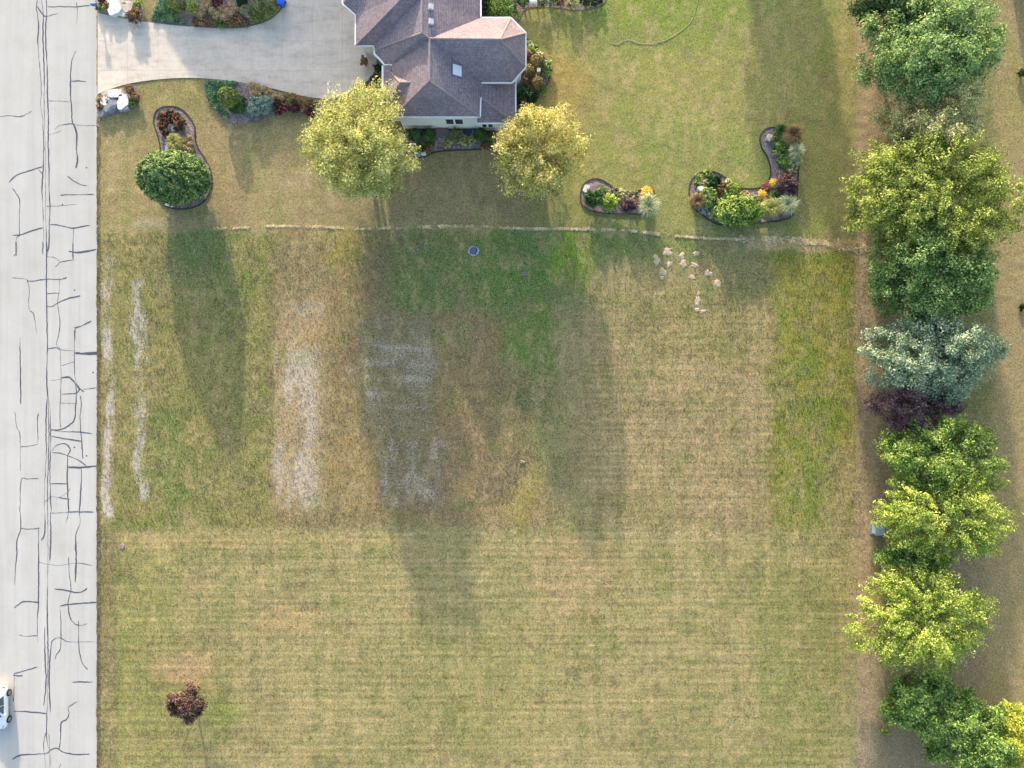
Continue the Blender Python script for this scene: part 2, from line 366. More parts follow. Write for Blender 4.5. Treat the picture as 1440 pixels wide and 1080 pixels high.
V = np.stack([GX.ravel(), GY.ravel(), GZ.ravel()], 1); nx, ny = GX.shape
ii = (np.arange(nx - 1)[:, None] * ny + np.arange(ny - 1)[None, :]).ravel()
F = np.stack([ii, ii + ny, ii + ny + 1, ii + 1], 1)
lawn_me = mesh_np('lawn', V, F, {'grass': PC.reshape(-1, 3), 'rows': RM.ravel(), 'dead': DEADM.ravel()})
lawn_me.polygons.foreach_set('use_smooth', np.ones(len(lawn_me.polygons), dtype=bool))
def lawn_material():
    m, nt, out = newmat('lawn_grass'); b = N(nt, 'ShaderNodeBsdfPrincipled'); b.inputs['Roughness'].default_value = 0.95; b.inputs['Specular IOR Level'].default_value = 0.08
    at = N(nt, 'ShaderNodeAttribute', attribute_name='grass'); rw = N(nt, 'ShaderNodeAttribute', attribute_name='rows')
    n1 = noise(nt, 5.5, 5, 0.75); n2 = noise(nt, 1.3, 4, 0.6); n3 = noise(nt, 16, 2, 0.6)
    g1 = ramp(nt, n1.outputs[0], [(0.33, (0.50, 0.52, 0.50)), (0.5, (0.98, 0.98, 0.98)), (0.68, (1.42, 1.40, 1.36))])
    g2 = ramp(nt, n2.outputs[0], [(0.3, (0.86, 0.92, 0.84)), (0.7, (1.12, 1.08, 1.12))])
    g3 = ramp(nt, n3.outputs[0], [(0.3, (0.72, 0.74, 0.70)), (0.7, (1.26, 1.25, 1.22))])
    c = mixc(nt, 1, at.outputs['Color'], g1.outputs[0], 'MULTIPLY'); c = mixc(nt, 1, c, g2.outputs[0], 'MULTIPLY'); c = mixc(nt, 1, c, g3.outputs[0], 'MULTIPLY')
    # mown rows: swathes of cut grass left and right
    nr = noise(nt, 1.0, 4, 0.7, vec_scale=(0.09, 2.1, 1)); rr = ramp(nt, nr.outputs[0], [(0.34, (0.74, 0.78, 0.68)), (0.5, (1, 1, 1)), (0.66, (1.22, 1.17, 1.2))])
    nv = noise(nt, 1.0, 3, 0.6, vec_scale=(1.1, 0.04, 1)); rv = ramp(nt, nv.outputs[0], [(0.34, (0.84, 0.90, 0.82)), (0.66, (1.12, 1.08, 1.10))])
    tc = N(nt, 'ShaderNodeTexCoord'); wv = N(nt, 'ShaderNodeTexWave', bands_direction='Y'); wv.inputs['Scale'].default_value = 0.47; wv.inputs['Distortion'].default_value = .9; wv.inputs['Detail'].default_value = 2; wv.inputs['Detail Scale'].default_value = .35
    nt.links.new(tc.outputs['Object'], wv.inputs['Vector']); rwv = ramp(nt, wv.outputs[0], [(0.0, (0.91, 0.93, 0.89)), (1.0, (1.08, 1.06, 1.08))])
    c2 = mixc(nt, 1, c, rr.outputs[0], 'MULTIPLY'); c2 = mixc(nt, 1, c2, rv.outputs[0], 'MULTIPLY'); c2 = mixc(nt, 1, c2, rwv.outputs[0], 'MULTIPLY')
    c = mixc(nt, rw.outputs['Fac'], c, c2)
    # straw flecks everywhere, bleached blades where the grass is dead
    nf = noise(nt, 8.0, 4, 0.7); rf = ramp(nt, nf.outputs[0], [(0.46, (0,) * 3), (0.66, (.55,) * 3)])
    c = mixc(nt, rf.outputs[0], c, tuple(v * 1.15 for v in alb(196, 180, 134)))
    de = N(nt, 'ShaderNodeAttribute', attribute_name='dead'); nd = noise(nt, 6.5, 5, 0.75)
    sc_ = N(nt, 'ShaderNodeMath', operation='MULTIPLY_ADD'); nt.links.new(nd.outputs[0], sc_.inputs[0]); sc_.inputs[1].default_value = 2.6; sc_.inputs[2].default_value = -1.3
    ad = N(nt, 'ShaderNodeMath', operation='ADD'); nt.links.new(de.outputs['Fac'], ad.inputs[0]); nt.links.new(sc_.outputs[0], ad.inputs[1])
    gt = N(nt, 'ShaderNodeMath', operation='MULTIPLY'); nt.links.new(de.outputs['Fac'], gt.inputs[0]); gt.inputs[1].default_value = 6.0; gt.use_clamp = True
    rd = ramp(nt, ad.outputs[0], [(0.42, (0,) * 3), (1.0, (.9,) * 3)])
    rdg = mixc(nt, 1, rd.outputs[0], gt.outputs[0], 'MULTIPLY')
    c = mixc(nt, rdg, c, alb(228, 214, 200))
    nt.links.new(c, b.inputs['Base Color'])
    bp = N(nt, 'ShaderNodeBump'); bp.inputs['Strength'].default_value = 0.35; bp.inputs['Distance'].default_value = 0.05
    nt.links.new(n1.outputs[0], bp.inputs['Height']); nt.links.new(bp.outputs[0], b.inputs['Normal']); nt.links.new(b.outputs[0], out.inputs[0]); return m
M['lawn'] = lawn_material()
tag(link('lawn', lawn_me, M['lawn']), kind='structure')
M['field'] = matte('far_field', alb(158, 146, 96), 0.25, 0.15, 0.95, 0.05)
gm = bmesh.new(); bx(gm, -1500, 1500, -1500, 1500, -1.0, -0.09); tag(bm_obj('ground', gm, M['field']), kind='structure')

# blades standing above the lawn: one mass of short grass
def tufts(name, n, seed, zone, hmin, hmax, wid, tint=1.0):
    rs = np.random.RandomState(seed)
    x = rs.uniform(zone[0], zone[1], n); y = rs.uniform(zone[2], zone[3], n)      # pixels
    i = np.clip(((x - 720) / S - gx[0]) / RES, 0, nx - 1).astype(int); j = np.clip(((540 - y) / S - gy[0]) / RES, 0, ny - 1).astype(int)
    return rs, (x - 720) / S, (540 - y) / S, PC[i, j] * tint, GZ[i, j]
def grass_mesh(name, n, seed, zone, hmin, hmax, wid, keep=None, tint=1.0):
    rs, x, y, c, z = tufts(name, n, seed, zone, hmin, hmax, wid, tint)
    if keep is not None:
        k = keep(x * S + 720, 540 - y * S, rs); x, y, c, z = x[k], y[k], c[k], z[k]
    n = len(x); a = rs.uniform(0, 2 * math.pi, n); h = rs.uniform(hmin, hmax, n); w = rs.uniform(.6, 1.2, n) * wid
    lean = rs.uniform(.3, 1.3, n) * h; la = rs.uniform(0, 2 * math.pi, n)
    bxv = np.stack([np.cos(a) * w, np.sin(a) * w, np.zeros(n)], 1); o = np.stack([x, y, z - .02], 1)
    tip = o + np.stack([np.cos(la) * lean, np.sin(la) * lean, h + .02], 1)
    V = np.empty((n, 4, 3)); V[:, 0] = o - bxv; V[:, 1] = o + bxv; V[:, 2] = tip + bxv * .55; V[:, 3] = tip - bxv * .55
    cc = c * rs.uniform(.7, 1.3, (n, 1)); CC = np.repeat(cc, 4, 0)
    return mesh_np(name, V.reshape(-1, 3), np.arange(4 * n).reshape(-1, 4), {'grass': CC})
def attr_leaf():
    m, nt, out = newmat('grass_blade'); at = N(nt, 'ShaderNodeAttribute', attribute_name='grass')
    d = N(nt, 'ShaderNodeBsdfDiffuse'); t = N(nt, 'ShaderNodeBsdfTranslucent'); mx = N(nt, 'ShaderNodeMixShader'); mx.inputs[0].default_value = 0.4
    nt.links.new(at.outputs['Color'], d.inputs[0]); nt.links.new(at.outputs['Color'], t.inputs[0]); nt.links.new(d.outputs[0], mx.inputs[1]); nt.links.new(t.outputs[0], mx.inputs[2]); nt.links.new(mx.outputs[0], out.inputs[0]); return m
M['blade'] = attr_leaf()
kp = lambda X, Y, rs: rs.rand(len(X)) < .25 + .75 * sstep(320, 345, Y) * (1 - .6 * sstep(740, 760, Y))
tag(link('rough_grass', grass_mesh('rough_grass', 170000, 3, (139, 1225, 322, 1085), .025, .075, .035, kp), M['blade']), 'short rough grass blades standing all over the open lot', 'grass', kind='stuff')

rs = np.random.RandomState(8); n = 6500; x = rs.uniform(300, 1228, n); y = 320 + np.clip(x - 780, 0, 500) * .062 + 2.0 * np.sin(x / 37) + rs.normal(size=n) * (.25 + 1.5 * vnoise(x, x * 0, 14, 77, 2) ** 2) * (1 + 2.6 * (x > 1040)) + 1.6 * (vnoise(x, x * 0, 11, 78, 2) - .5)
k = (vnoise(x, x * 0, 9, 16, 3) > .40) | (x > 1080); k &= rs.rand(n) < .35 + .65 * sstep(520, 760, x); x, y = x[k], y[k]; n = len(x); a = rs.uniform(0, 6.283, n); ln = rs.uniform(.05, .16, n); w = rs.uniform(.015, .035, n); o = np.stack([(x - 720) / S, (540 - y) / S, .07 + rs.rand(n) * .035], 1)
u = np.stack([np.cos(a) * ln, np.sin(a) * ln, rs.uniform(-.02, .03, n)], 1); v = np.stack([-np.sin(a) * w, np.cos(a) * w, np.zeros(n)], 1); V = np.stack([o - u - v, o + u - v, o + u + v, o - u + v], 1).reshape(-1, 3)
tag(link('cut_grass_windrow', mesh_np('cut_grass_windrow', V, np.arange(4 * n).reshape(-1, 4)), LM('straw_clippings', (170, 148, 98), (208, 186, 132), (240, 222, 172), 1.05)), 'thin line of pale cut grass between the two lawns', 'cut grass', kind='stuff')
def verge(X, Y, rs): return rs.rand(len(X)) < 1.15 - (X - 136) / 7
vg = grass_mesh('verge_grass', 7000, 9, (136.2, 142, 165, 1085), .03, .08, .03, verge, 1.05); tag(link('verge_grass', vg, M['blade']), 'ragged grass overhanging the road edge', 'grass', kind='stuff')

def coarse(X, Y, rs):
    z = (X < 392) * (Y < 746) + (X > 1085) * (Y < 735) + .35 * (Y >= 746) + .45 * (X >= 392) * (X <= 1085) * (Y < 746)
    return rs.rand(len(X)) < z * sstep(.36, .66, vnoise(X, Y, 8, 71, 2)) * (1 - sstep(1190, 1205, X))
tag(link('coarse_grass', grass_mesh('coarse_grass', 110000, 21, (142, 1210, 328, 1085), .05, .12, .035, coarse, .92), M['blade']), 'taller coarse grass tufts scattered in the uncut parts of the lot', 'grass', kind='stuff')

# ------------------------------------------------------------------ road with tar sealed cracks
def road_material():
    m, nt, out = newmat('road_concrete'); b = N(nt, 'ShaderNodeBsdfPrincipled'); b.inputs['Roughness'].default_value = 0.9; b.inputs['Specular IOR Level'].default_value = 0.15
    base = alb(219, 214, 208)
    n1 = noise(nt, 1.0, 4, 0.6, vec_scale=(0.9, 0.05, 1)); n2 = noise(nt, 30, 3, 0.7); n3 = noise(nt, 0.35, 4, 0.6)
    c = ramp(nt, n1.outputs[0], [(0.3, tuple(v * .93 for v in base)), (0.7, tuple(v * 1.04 for v in base))]).outputs[0]
    c = mixc(nt, 1, c, ramp(nt, n2.outputs[0], [(0.25, (0.88,) * 3), (0.75, (1.08,) * 3)]).outputs[0], 'MULTIPLY')
    c = mixc(nt, 1, c, ramp(nt, n3.outputs[0], [(0.3, (0.95, 0.945, 0.935)), (0.7, (1.03,) * 3)]).outputs[0], 'MULTIPLY')
    tc = N(nt, 'ShaderNodeTexCoord'); sx = N(nt, 'ShaderNodeSeparateXYZ'); nt.links.new(tc.outputs['Object'], sx.inputs[0]); nj = noise(nt, 1.5, 4, .7)   # soil washed onto the edge
    xe = P(137, 0).x; jm = N(nt, 'ShaderNodeMath', operation='MULTIPLY_ADD'); nt.links.new(nj.outputs[0], jm.inputs[0]); jm.inputs[1].default_value = .55; nt.links.new(sx.outputs[0], jm.inputs[2])
    mr = N(nt, 'ShaderNodeMapRange'); nt.links.new(jm.outputs[0], mr.inputs[0]); mr.inputs[1].default_value = xe + .18; mr.inputs[2].default_value = xe + .42
    c = mixc(nt, mr.outputs[0], c, alb(176, 160, 140))
    ns = noise(nt, .22, 5, .75); c = mixc(nt, 1, c, ramp(nt, ns.outputs[0], [(0.34, (.94, .935, .93)), (0.5, (1,) * 3)]).outputs[0], 'MULTIPLY')
    nw = noise(nt, 1.0, 3, .6, vec_scale=(2.2, .03, 1)); c = mixc(nt, 1, c, ramp(nt, nw.outputs[0], [(0.36, (.965, .965, .965)), (0.62, (1.02,) * 3)]).outputs[0], 'MULTIPLY')
    nt.links.new(c, b.inputs['Base Color']); nt.links.new(b.outputs[0], out.inputs[0]); return m
M['road'] = road_material()
bm = bmesh.new(); bx(bm, P(-75, 0).x, P(137, 0).x, -600, 600, -0.3, 0.02)
road = tag(bm_obj('road', bm, M['road']), kind='structure')
M['tar'] = matte('tar_seal', (0.085, 0.085, 0.105), 0.35, 2.5, 0.75, 0.25)
Z7 = ["157,0 155,40 163,100 160,180 168,280 175,360 172,440 180,500 184,600 183,700 178,800 182,900 184,1000 182,1080", "175,0 183,60 182,160 187,300 187,450 190,600 193,750 193,900 196,1000 196,1080",
 "196,0 197,60 193,150 200,300 201,400 205,500 204,600 207,700 208,800 212,870 208,960 207,1040 198,1065", "200,30 260,28 320,30 380,22", "322,10 328,50 322,100", "200,70 250,55", "155,25 185,65 200,70",
 "320,215 302,265 298,340 298,400 303,460 305,510 318,540 325,580 323,630 328,670 320,710*", "302,343 340,342 365,346", "206,427 250,426 298,431", "232,548 250,530 290,523 315,525 350,530 405,530", "205,568 240,560 262,548",
 "0,493 40,488 85,493 110,483 135,468", "38,770 70,740 120,722 180,704", "160,712 182,738", "52,793 68,815 85,850 82,920 83,990 73,1000 66,1040 70,1080", "52,992 90,990 130,975 182,960", "284,742 330,775 370,785", "256,824 310,821 398,821*",
 "196,870 260,868 323,861", "212,946 260,952 310,962 380,950*", "310,962 308,1080", "290,1060 340,1065 405,1052*"]
Z8 = ["188,0 186,150 188,300 190,430 187,540 193,630", "172,0 170,50", "185,60 215,62 237,80 222,100", "237,82 300,72", "292,0 292,70", "275,40 320,42 385,30", "50,143 105,150 120,158 180,150 240,150 268,143", "108,152 117,190 115,240 120,275 135,290 148,370",
 "238,148 237,200 230,245 240,310 235,370 226,410 240,430 243,490 246,540 243,600 240,680 243,745", "188,207 237,205", "187,258 210,258 230,245 270,228 322,216", "190,428 225,423 245,432 300,435", "298,345 330,335 366,317**", "300,348 298,430 300,540 315,580 335,600*",
 "300,445 345,447 392,445**", "246,495 298,480", "200,555 240,550 270,540 295,555 305,590 303,650 298,710 270,738 235,752 205,752", "335,590 385,583*", "248,543 280,543 305,572 322,590*", "246,608 300,606 320,590", "240,644 310,646", "322,615 325,660 320,710 327,790 332,870",
 "220,755 250,758 320,760 370,768", "203,775 250,785 328,797", "188,625 184,740 186,840 180,950 178,1080", "194,625 196,800 191,960 190,1080", "200,640 203,800 200,920 205,1080", "207,835 230,812 262,807 282,830 270,855", "205,842 240,845 270,855 310,870 345,895",
 "270,855 270,960 275,1080", "272,900 330,902 390,895*", "325,900 325,960 318,1080", "203,966 272,967", "182,1040 205,1018 235,1022 270,1000 280,985", "235,1022 280,1030", "270,1078 375,1078", "80,380 82,520 83,650", "60,680 68,740 80,775 83,915", "83,820 140,812 152,795 150,720 155,685",
 "155,947 110,948 85,955 80,1080", "65,0 67,40 55,58"]
Z9 = ["87,0 88,70 72,120 72,180 65,240 63,310", "88,68 120,72 170,68", "163,65 163,380 158,440 160,548", "190,0 190,85 175,120", "202,0 203,200 200,400 203,600 200,800 197,930 206,1000", "213,0 215,120 210,205", "215,5 250,3 395,0", "290,5 278,50", "335,0 338,50 320,100 322,200 318,298*",
 "165,212 240,225 320,215 390,226", "290,188 292,260 300,320 288,380 295,440 315,470 340,478 370,470*", "230,324 290,332 320,340 350,335 367,320", "253,397 310,387 410,381*", "255,410 258,480 256,570 240,600 232,622", "332,458 333,560 345,630 370,665", "213,845 208,700 215,570 225,540 255,530 290,547 400,546",
 "58,405 95,380 130,378 165,382", "82,517 105,524 158,521", "62,680 110,668 160,653", "62,680 62,690 97,690", "61,695 60,750 58,800", "190,483 190,600 195,720 185,815", "303,717 390,717", "58,840 120,842 195,850", "328,799 290,822 292,850 280,875 258,890 257,940 250,1005",
 "52,1043 90,1025 190,1018 215,1003 240,997 275,1015 330,1022 380,1020", "194,930 185,970 187,1015 195,1080", "208,935 210,1015 212,1080", "257,1060 250,1080"]
rng = random.Random(5); kz = 0
for lst, sc, y0 in ((Z7, 3.0, 0), (Z8, 2.842, 340), (Z9, 3.0, 720)):
    for s in lst:
        thick = s.count('*'); pts = [tuple(float(v) for v in q.split(',')) for q in s.replace('*', '').split()]
        pts = smooth_open([(x / sc, y0 + y / sc) for x, y in pts], 5)
        kz += 1; z = 0.024 + 0.0004 * (kz % 12)
        bm = bmesh.new(); prev = None; wbase = (0.037, 0.053, 0.085)[thick]
        dense = []
        for a, b in zip(pts, pts[1:]):
            n = max(1, int(math.hypot(b[0] - a[0], b[1] - a[1]) / 3))
            dense += [(a[0] + (b[0] - a[0]) * t / n, a[1] + (b[1] - a[1]) * t / n) for t in range(n)]
        dense.append(pts[-1])
        w8 = 1.0
        for i, (x, y) in enumerate(dense):
            a = dense[max(i - 1, 0)]; b = dense[min(i + 1, len(dense) - 1)]; L = math.hypot(b[0] - a[0], b[1] - a[1]) or 1
            nxp, nyp = -(b[1] - a[1]) / L, (b[0] - a[0]) / L
            w8 = max(.35, min(1.9, w8 + rng.uniform(-.4, .4)))
            p = P(x + rng.uniform(-.35, .35), y + rng.uniform(-.35, .35)); w = wbase * w8 * (0.5 if i in (0, len(dense) - 1) else 1)
            v1 = bm.verts.new((p.x + nxp * w, p.y - nyp * w, z)); v2 = bm.verts.new((p.x - nxp * w, p.y + nyp * w, z))
            if prev: bm.faces.new((prev[0], v1, v2, prev[1]))
            prev = (v1, v2)
        for f in bm.faces:
            f.normal_update()
            if f.normal.z < 0: f.normal_flip()
        me = bpy.data.meshes.new('crack_seal'); bm.to_mesh(me); bm.free(); link('crack_seal', me, M['tar'], road)
# small tar spots
for i, (x, y) in enumerate(((122, 236), (88, 288), (105, 629), (122, 641), (131, 524), (105, 408))):
    bm = bmesh.new(); bmesh.ops.create_circle(bm, cap_ends=True, segments=9, radius=.09)
    for v in bm.verts: v.co *= rng.uniform(.7, 1.2)
    link('tar_spot', (lambda b: (lambda me: (b.to_mesh(me), b.free(), me)[2])(bpy.data.meshes.new('tar_spot')))(bm), M['tar'], road, P(x, y, 0) + Vector((0, 0, .026)))

# ------------------------------------------------------------------ driveway of concrete slabs
def driveway_material():
    m, nt, out = newmat('driveway_concrete'); b = N(nt, 'ShaderNodeBsdfPrincipled'); b.inputs['Roughness'].default_value = 0.88; b.inputs['Specular IOR Level'].default_value = 0.2
    oi = N(nt, 'ShaderNodeObjectInfo'); base = alb(250, 233, 215)
    n1 = noise(nt, 0.5, 5, 0.65); n2 = noise(nt, 1.0, 4, 0.6, vec_scale=(6, 0.8, 1)); n3 = noise(nt, 26, 2, .6)
    c = ramp(nt, n1.outputs[0], [(0.3, tuple(v * k for v, k in zip(base, (.86, .87, .88)))), (0.7, tuple(v * 1.05 for v in base))]).outputs[0]
    c = mixc(nt, 1, c, ramp(nt, n2.outputs[0], [(0.3, (0.92,) * 3), (0.7, (1.05,) * 3)]).outputs[0], 'MULTIPLY')
    c = mixc(nt, 1, c, ramp(nt, n3.outputs[0], [(0.3, (0.92,) * 3), (0.7, (1.06,) * 3)]).outputs[0], 'MULTIPLY')
    nst = noise(nt, .9, 6, .75, vec_scale=(.6, 1.6, 1)); c = mixc(nt, 1, c, ramp(nt, nst.outputs[0], [(0.34, (.80, .80, .80)), (0.5, (1,) * 3), (.66, (1.06,) * 3)]).outputs[0], 'MULTIPLY')
    c = mixc(nt, 1, c, ramp(nt, oi.outputs['Random'], [(0, (0.93, .94, .95)), (1, (1.03, 1.02, 1.01))]).outputs[0], 'MULTIPLY')
    nt.links.new(c, b.inputs['Base Color']); nt.links.new(b.outputs[0], out.inputs[0]); return m
M['drive'] = driveway_material()
dout = [P(*p) for p in smooth_open([(138.2, 133), (170, 121), (215, 113), (270, 110), (330, 115), (375, 123), (430, 136), (470, 139), (500, 126), (519, 112), (530, 96)], 6)]
dout += [P(*p) for p in ((530, 60), (518, 30), (505, -60), (505, -170), (405, -170))]
dout += [P(*p) for p in smooth_open([(402, -40), (402, 0), (393, 18), (372, 32), (332, 40.5), (270, 38), (235, 35), (190, 29), (138.2, 19)], 6)]
drv = thing('driveway', (0, 0, 0), None, None); drv['kind'] = 'structure'
bm = bmesh.new(); prism(bm, [(p.x, p.y) for p in dout], -0.05, 0.075); bm_obj('driveway_base', bm, matte('joint_dirt', alb(190, 178, 166), .1, 3, .95, .1), drv)
xs = [-60] + [P(x, 0).x for x in (180, 223, 265, 310, 355, 398, 440, 482)] + [60]; ys = [-60] + [P(0, y).y for y in (100, 58, 16, -26, -68, -110)] + [90]
for a, b in zip(xs, xs[1:]):
    for c, d in zip(ys, ys[1:]):
        bm = bmesh.new(); vs = [bm.verts.new((p.x, p.y, 0)) for p in dout]; bm.faces.new(vs)
        for co, no in (((a + .006, 0, 0), (-1, 0, 0)), ((b - .006, 0, 0), (1, 0, 0)), ((0, c + .006, 0), (0, -1, 0)), ((0, d - .006, 0), (0, 1, 0))):
            if bm.faces: bmesh.ops.bisect_plane(bm, geom=bm.verts[:] + bm.edges[:] + bm.faces[:], plane_co=co, plane_no=no, clear_outer=True)
        if not bm.faces: bm.free(); continue
        r = bmesh.ops.extrude_face_region(bm, geom=bm.faces[:])
        for v in r['geom']:
            if isinstance(v, bmesh.types.BMVert): v.co.z = 0.098
        for v in bm.verts:
            if v.co.z < .05: v.co.z = -0.04
        cx = sum(v.co.x for v in bm.verts) / len(bm.verts); cy = sum(v.co.y for v in bm.verts) / len(bm.verts)
        bm_obj('slab', bm, M['drive'], drv)

# ------------------------------------------------------------------ leaf clouds
def leaf_mesh(name, C, Nrm, size, rs, aspect=1.5):
    n = len(C); r = rs.normal(size=(n, 3)); t = np.cross(Nrm, r); t /= np.linalg.norm(t, axis=1, keepdims=True) + 1e-9; b = np.cross(Nrm, t)
    s = (size * rs.uniform(.65, 1.3, n))[:, None]
    V = np.empty((n, 4, 3)); V[:, 0] = C + t * s * aspect * .5; V[:, 1] = C + b * s * .42 + Nrm * s * .08; V[:, 2] = C - t * s * aspect * .5; V[:, 3] = C - b * s * .42 + Nrm * s * .08
    return mesh_np(name, V.reshape(-1, 3), np.arange(4 * n).reshape(-1, 4))
def unit(v): return v / (np.linalg.norm(v, axis=1, keepdims=True) + 1e-9)
def crown_points(rs, rx, ry, rz, hc, ncl, per, rc, elong=1.0, lump=0.22, low=-0.55, flat=0.75, top=1.0, inner=0.5, lobes=0, lowz=-.45):
    """clusters of leaves through an ellipsoid crown; returns leaf centres, normals, cluster centres"""
    i = np.arange(ncl) + .5; z = 1 - (1 - low) * i / ncl; ph = i * 2.399963 + rs.rand() * 6; q = np.sqrt(np.clip(1 - z * z, 0, 1))
    d = np.stack([q * np.cos(ph), q * np.sin(ph), z], 1); d = unit(d + rs.normal(scale=.10, size=d.shape))
    k1 = rs.normal(size=(7, 3)) * 2.6; ph1 = rs.rand(7) * 6.28; ln = sum(np.sin(d @ k1[j] + ph1[j]) for j in range(7)) / 7
    rad = (inner + (1 - inner) * rs.rand(ncl) ** .45) * (1 + lump * 1.6 * ln)
    R3 = np.array([rx, ry, rz]); cc = d * rad[:, None] * R3; rcl = rc * rs.uniform(.6, 1.25, ncl)
    if lobes:
        i2 = np.arange(lobes) + .5; lz = .85 - (.85 - lowz) * i2 / lobes; lp = i2 * 2.399963 + rs.rand() * 6; lq = np.sqrt(1 - lz * lz)
        lc = np.stack([lq * np.cos(lp), lq * np.sin(lp), lz], 1) * rs.uniform(.45, .68, (lobes, 1)); lr = rs.uniform(.34, .52, lobes)
        li = rs.randint(0, lobes, ncl); dl = unit(rs.normal(size=(ncl, 3)) + lc[li] * 1.2); q2 = lc[li] + dl * (lr[li] * (.55 + .45 * rs.rand(ncl) ** .5))[:, None]
        core = rs.rand(ncl) < .22; q2[core] = d[core] * (.35 + .4 * rs.rand(int(core.sum())))[:, None]; cc = q2 * R3; d = unit(q2)
    m = ncl * per; k = np.repeat(np.arange(ncl), per)
    p = unit(rs.normal(size=(m, 3))) * (rs.rand(m, 1) ** .4); dd = unit(cc * np.array([1, 1, .5]) + 1e-6)[k]
    p[:, 2] *= flat; along = (p * dd).sum(1, keepdims=True); p = p + dd * along * (elong - 1)
    pts = cc[k] + p * rcl[k][:, None]
    nr = unit(.5 * unit(p + 1e-6) + .3 * d[k] + np.array([0, .15, .3]) + rs.normal(scale=.5, size=(m, 3)))
    pts[:, 2] += hc; cc[:, 2] += hc
    return pts, nr, cc
def trunk_mesh(rs, h, r, cc, nl, lean=(0, 0), multi=1):
    bm = bmesh.new(); top = np.array([lean[0], lean[1], h])
    for s in range(multi):
        off = np.array([math.cos(s * 2.1), math.sin(s * 2.1), 0]) * (0.28 if multi > 1 else 0); spread = np.array([math.cos(s * 2.1), math.sin(s * 2.1), 0]) * (h * .12 if multi > 1 else 0)
        pts = [Vector(off + (top - off * 0 + spread) * t + np.array([rs.normal() * .05, rs.normal() * .05, 0]) * (t > 0)) for t in (0, .25, .5, .75, 1)]
        tube(bm, pts, [r * 1.15, r * .85, r * .65, r * .42, r * .15], 8)
    idx = rs.permutation(len(cc))[:nl]
    for i in idx:
        e = cc[i]; t = max(.18, min(.9, e[2] / h - .12 - .25 * rs.rand())); a = top * t; mid = a * .5 + e * .5 + np.array([0, 0, .12 * h * rs.rand()])
        rr = r * (1 - t) * .45 + .02; tube(bm, [Vector(a), Vector(mid), Vector(e)], [rr, rr * .6, rr * .22], 5)
    return bm
def make_tree(name, base, rx, ry, h, mat, label, cat='tree', group=None, seed=1, bark='bark', ncl=220, per=90, rc=.75, leaf=.22, elong=1.2, lump=.22, low=-.55, flat=.75, hbot=.18, inner=.5, tr=.22, multi=1, nl=26, lobes=9, lowz=-.45, taper=0):
    rs = np.random.RandomState(seed); rz = h * (1 - hbot) / 2 * 1.02; hc = h - rz
    t = thing(name, base, label, cat, group)
    pts, nr, cc = crown_points(rs, rx - rc * .6, ry - rc * .6, rz - rc * .5, hc, ncl, per, rc, elong, lump, low, flat, inner=inner, lobes=lobes, lowz=lowz)
    pts[:, 2] = np.maximum(pts[:, 2], .15)
    if taper: pts[:, :2] *= (1 - taper * np.clip((pts[:, 2] - hc) / rz, 0, 1) ** 1.5)[:, None]
    link('crown', leaf_mesh('crown', pts, nr, leaf, rs), M[mat], t)
    bm_obj('trunk', trunk_mesh(rs, h * .78, tr, cc, nl, multi=multi), M[bark], t, smooth=True)
    return t
def TP(px, py, hz): return P(px, py, hz) * Vector((1, 1, 0)) if False else Vector((P(px, py, hz).x, P(px, py, hz).y, 0))

# ------------------------------------------------------------------ trees
make_tree('birch_tree', TP(505, 207, 6.0), 5.6, 5.9, 11.2, 'birch', 'large yellow-green birch tree at the driveway corner of the house', 'tree', None, 11, 'birch_bark', 460, 100, .72, .135, 1.5, .3, -.75, .8, .04, .35, .17, 3, 70, 18, -.85)
make_tree('birch_tree', TP(757, 212, 5.2), 4.6, 4.9, 9.2, 'birch_gold', 'smaller golden-yellow birch tree at the lawn corner of the house', 'tree', None, 12, 'birch_bark', 350, 95, .68, .135, 1.5, .3, -.75, .8, .04, .3, .15, 3, 70, 16, -.85)
make_tree('evergreen_tree', TP(246, 251, 2.3), 3.45, 2.65, 5.9, 'evergreen', 'dense oval dark green clipped evergreen in the kidney shaped bed', 'tree', None, 13, 'bark', 1250, 46, .26, .115, 1.1, .06, -.9, .9, .02, .70, .2, 1, 8, 0, taper=.5)
make_tree('plum_tree', TP(260, 991, 2.3), 2.0, 2.0, 3.7, 'plum', 'small dark maroon tree standing alone in the mown lot', 'tree', None, 14, 'bark', 170, 40, .3, .12, 1.2, .25, -.7, .8, .24, .35, .09, 1, 24, 6)
G = 'trees in the row along the dirt track'
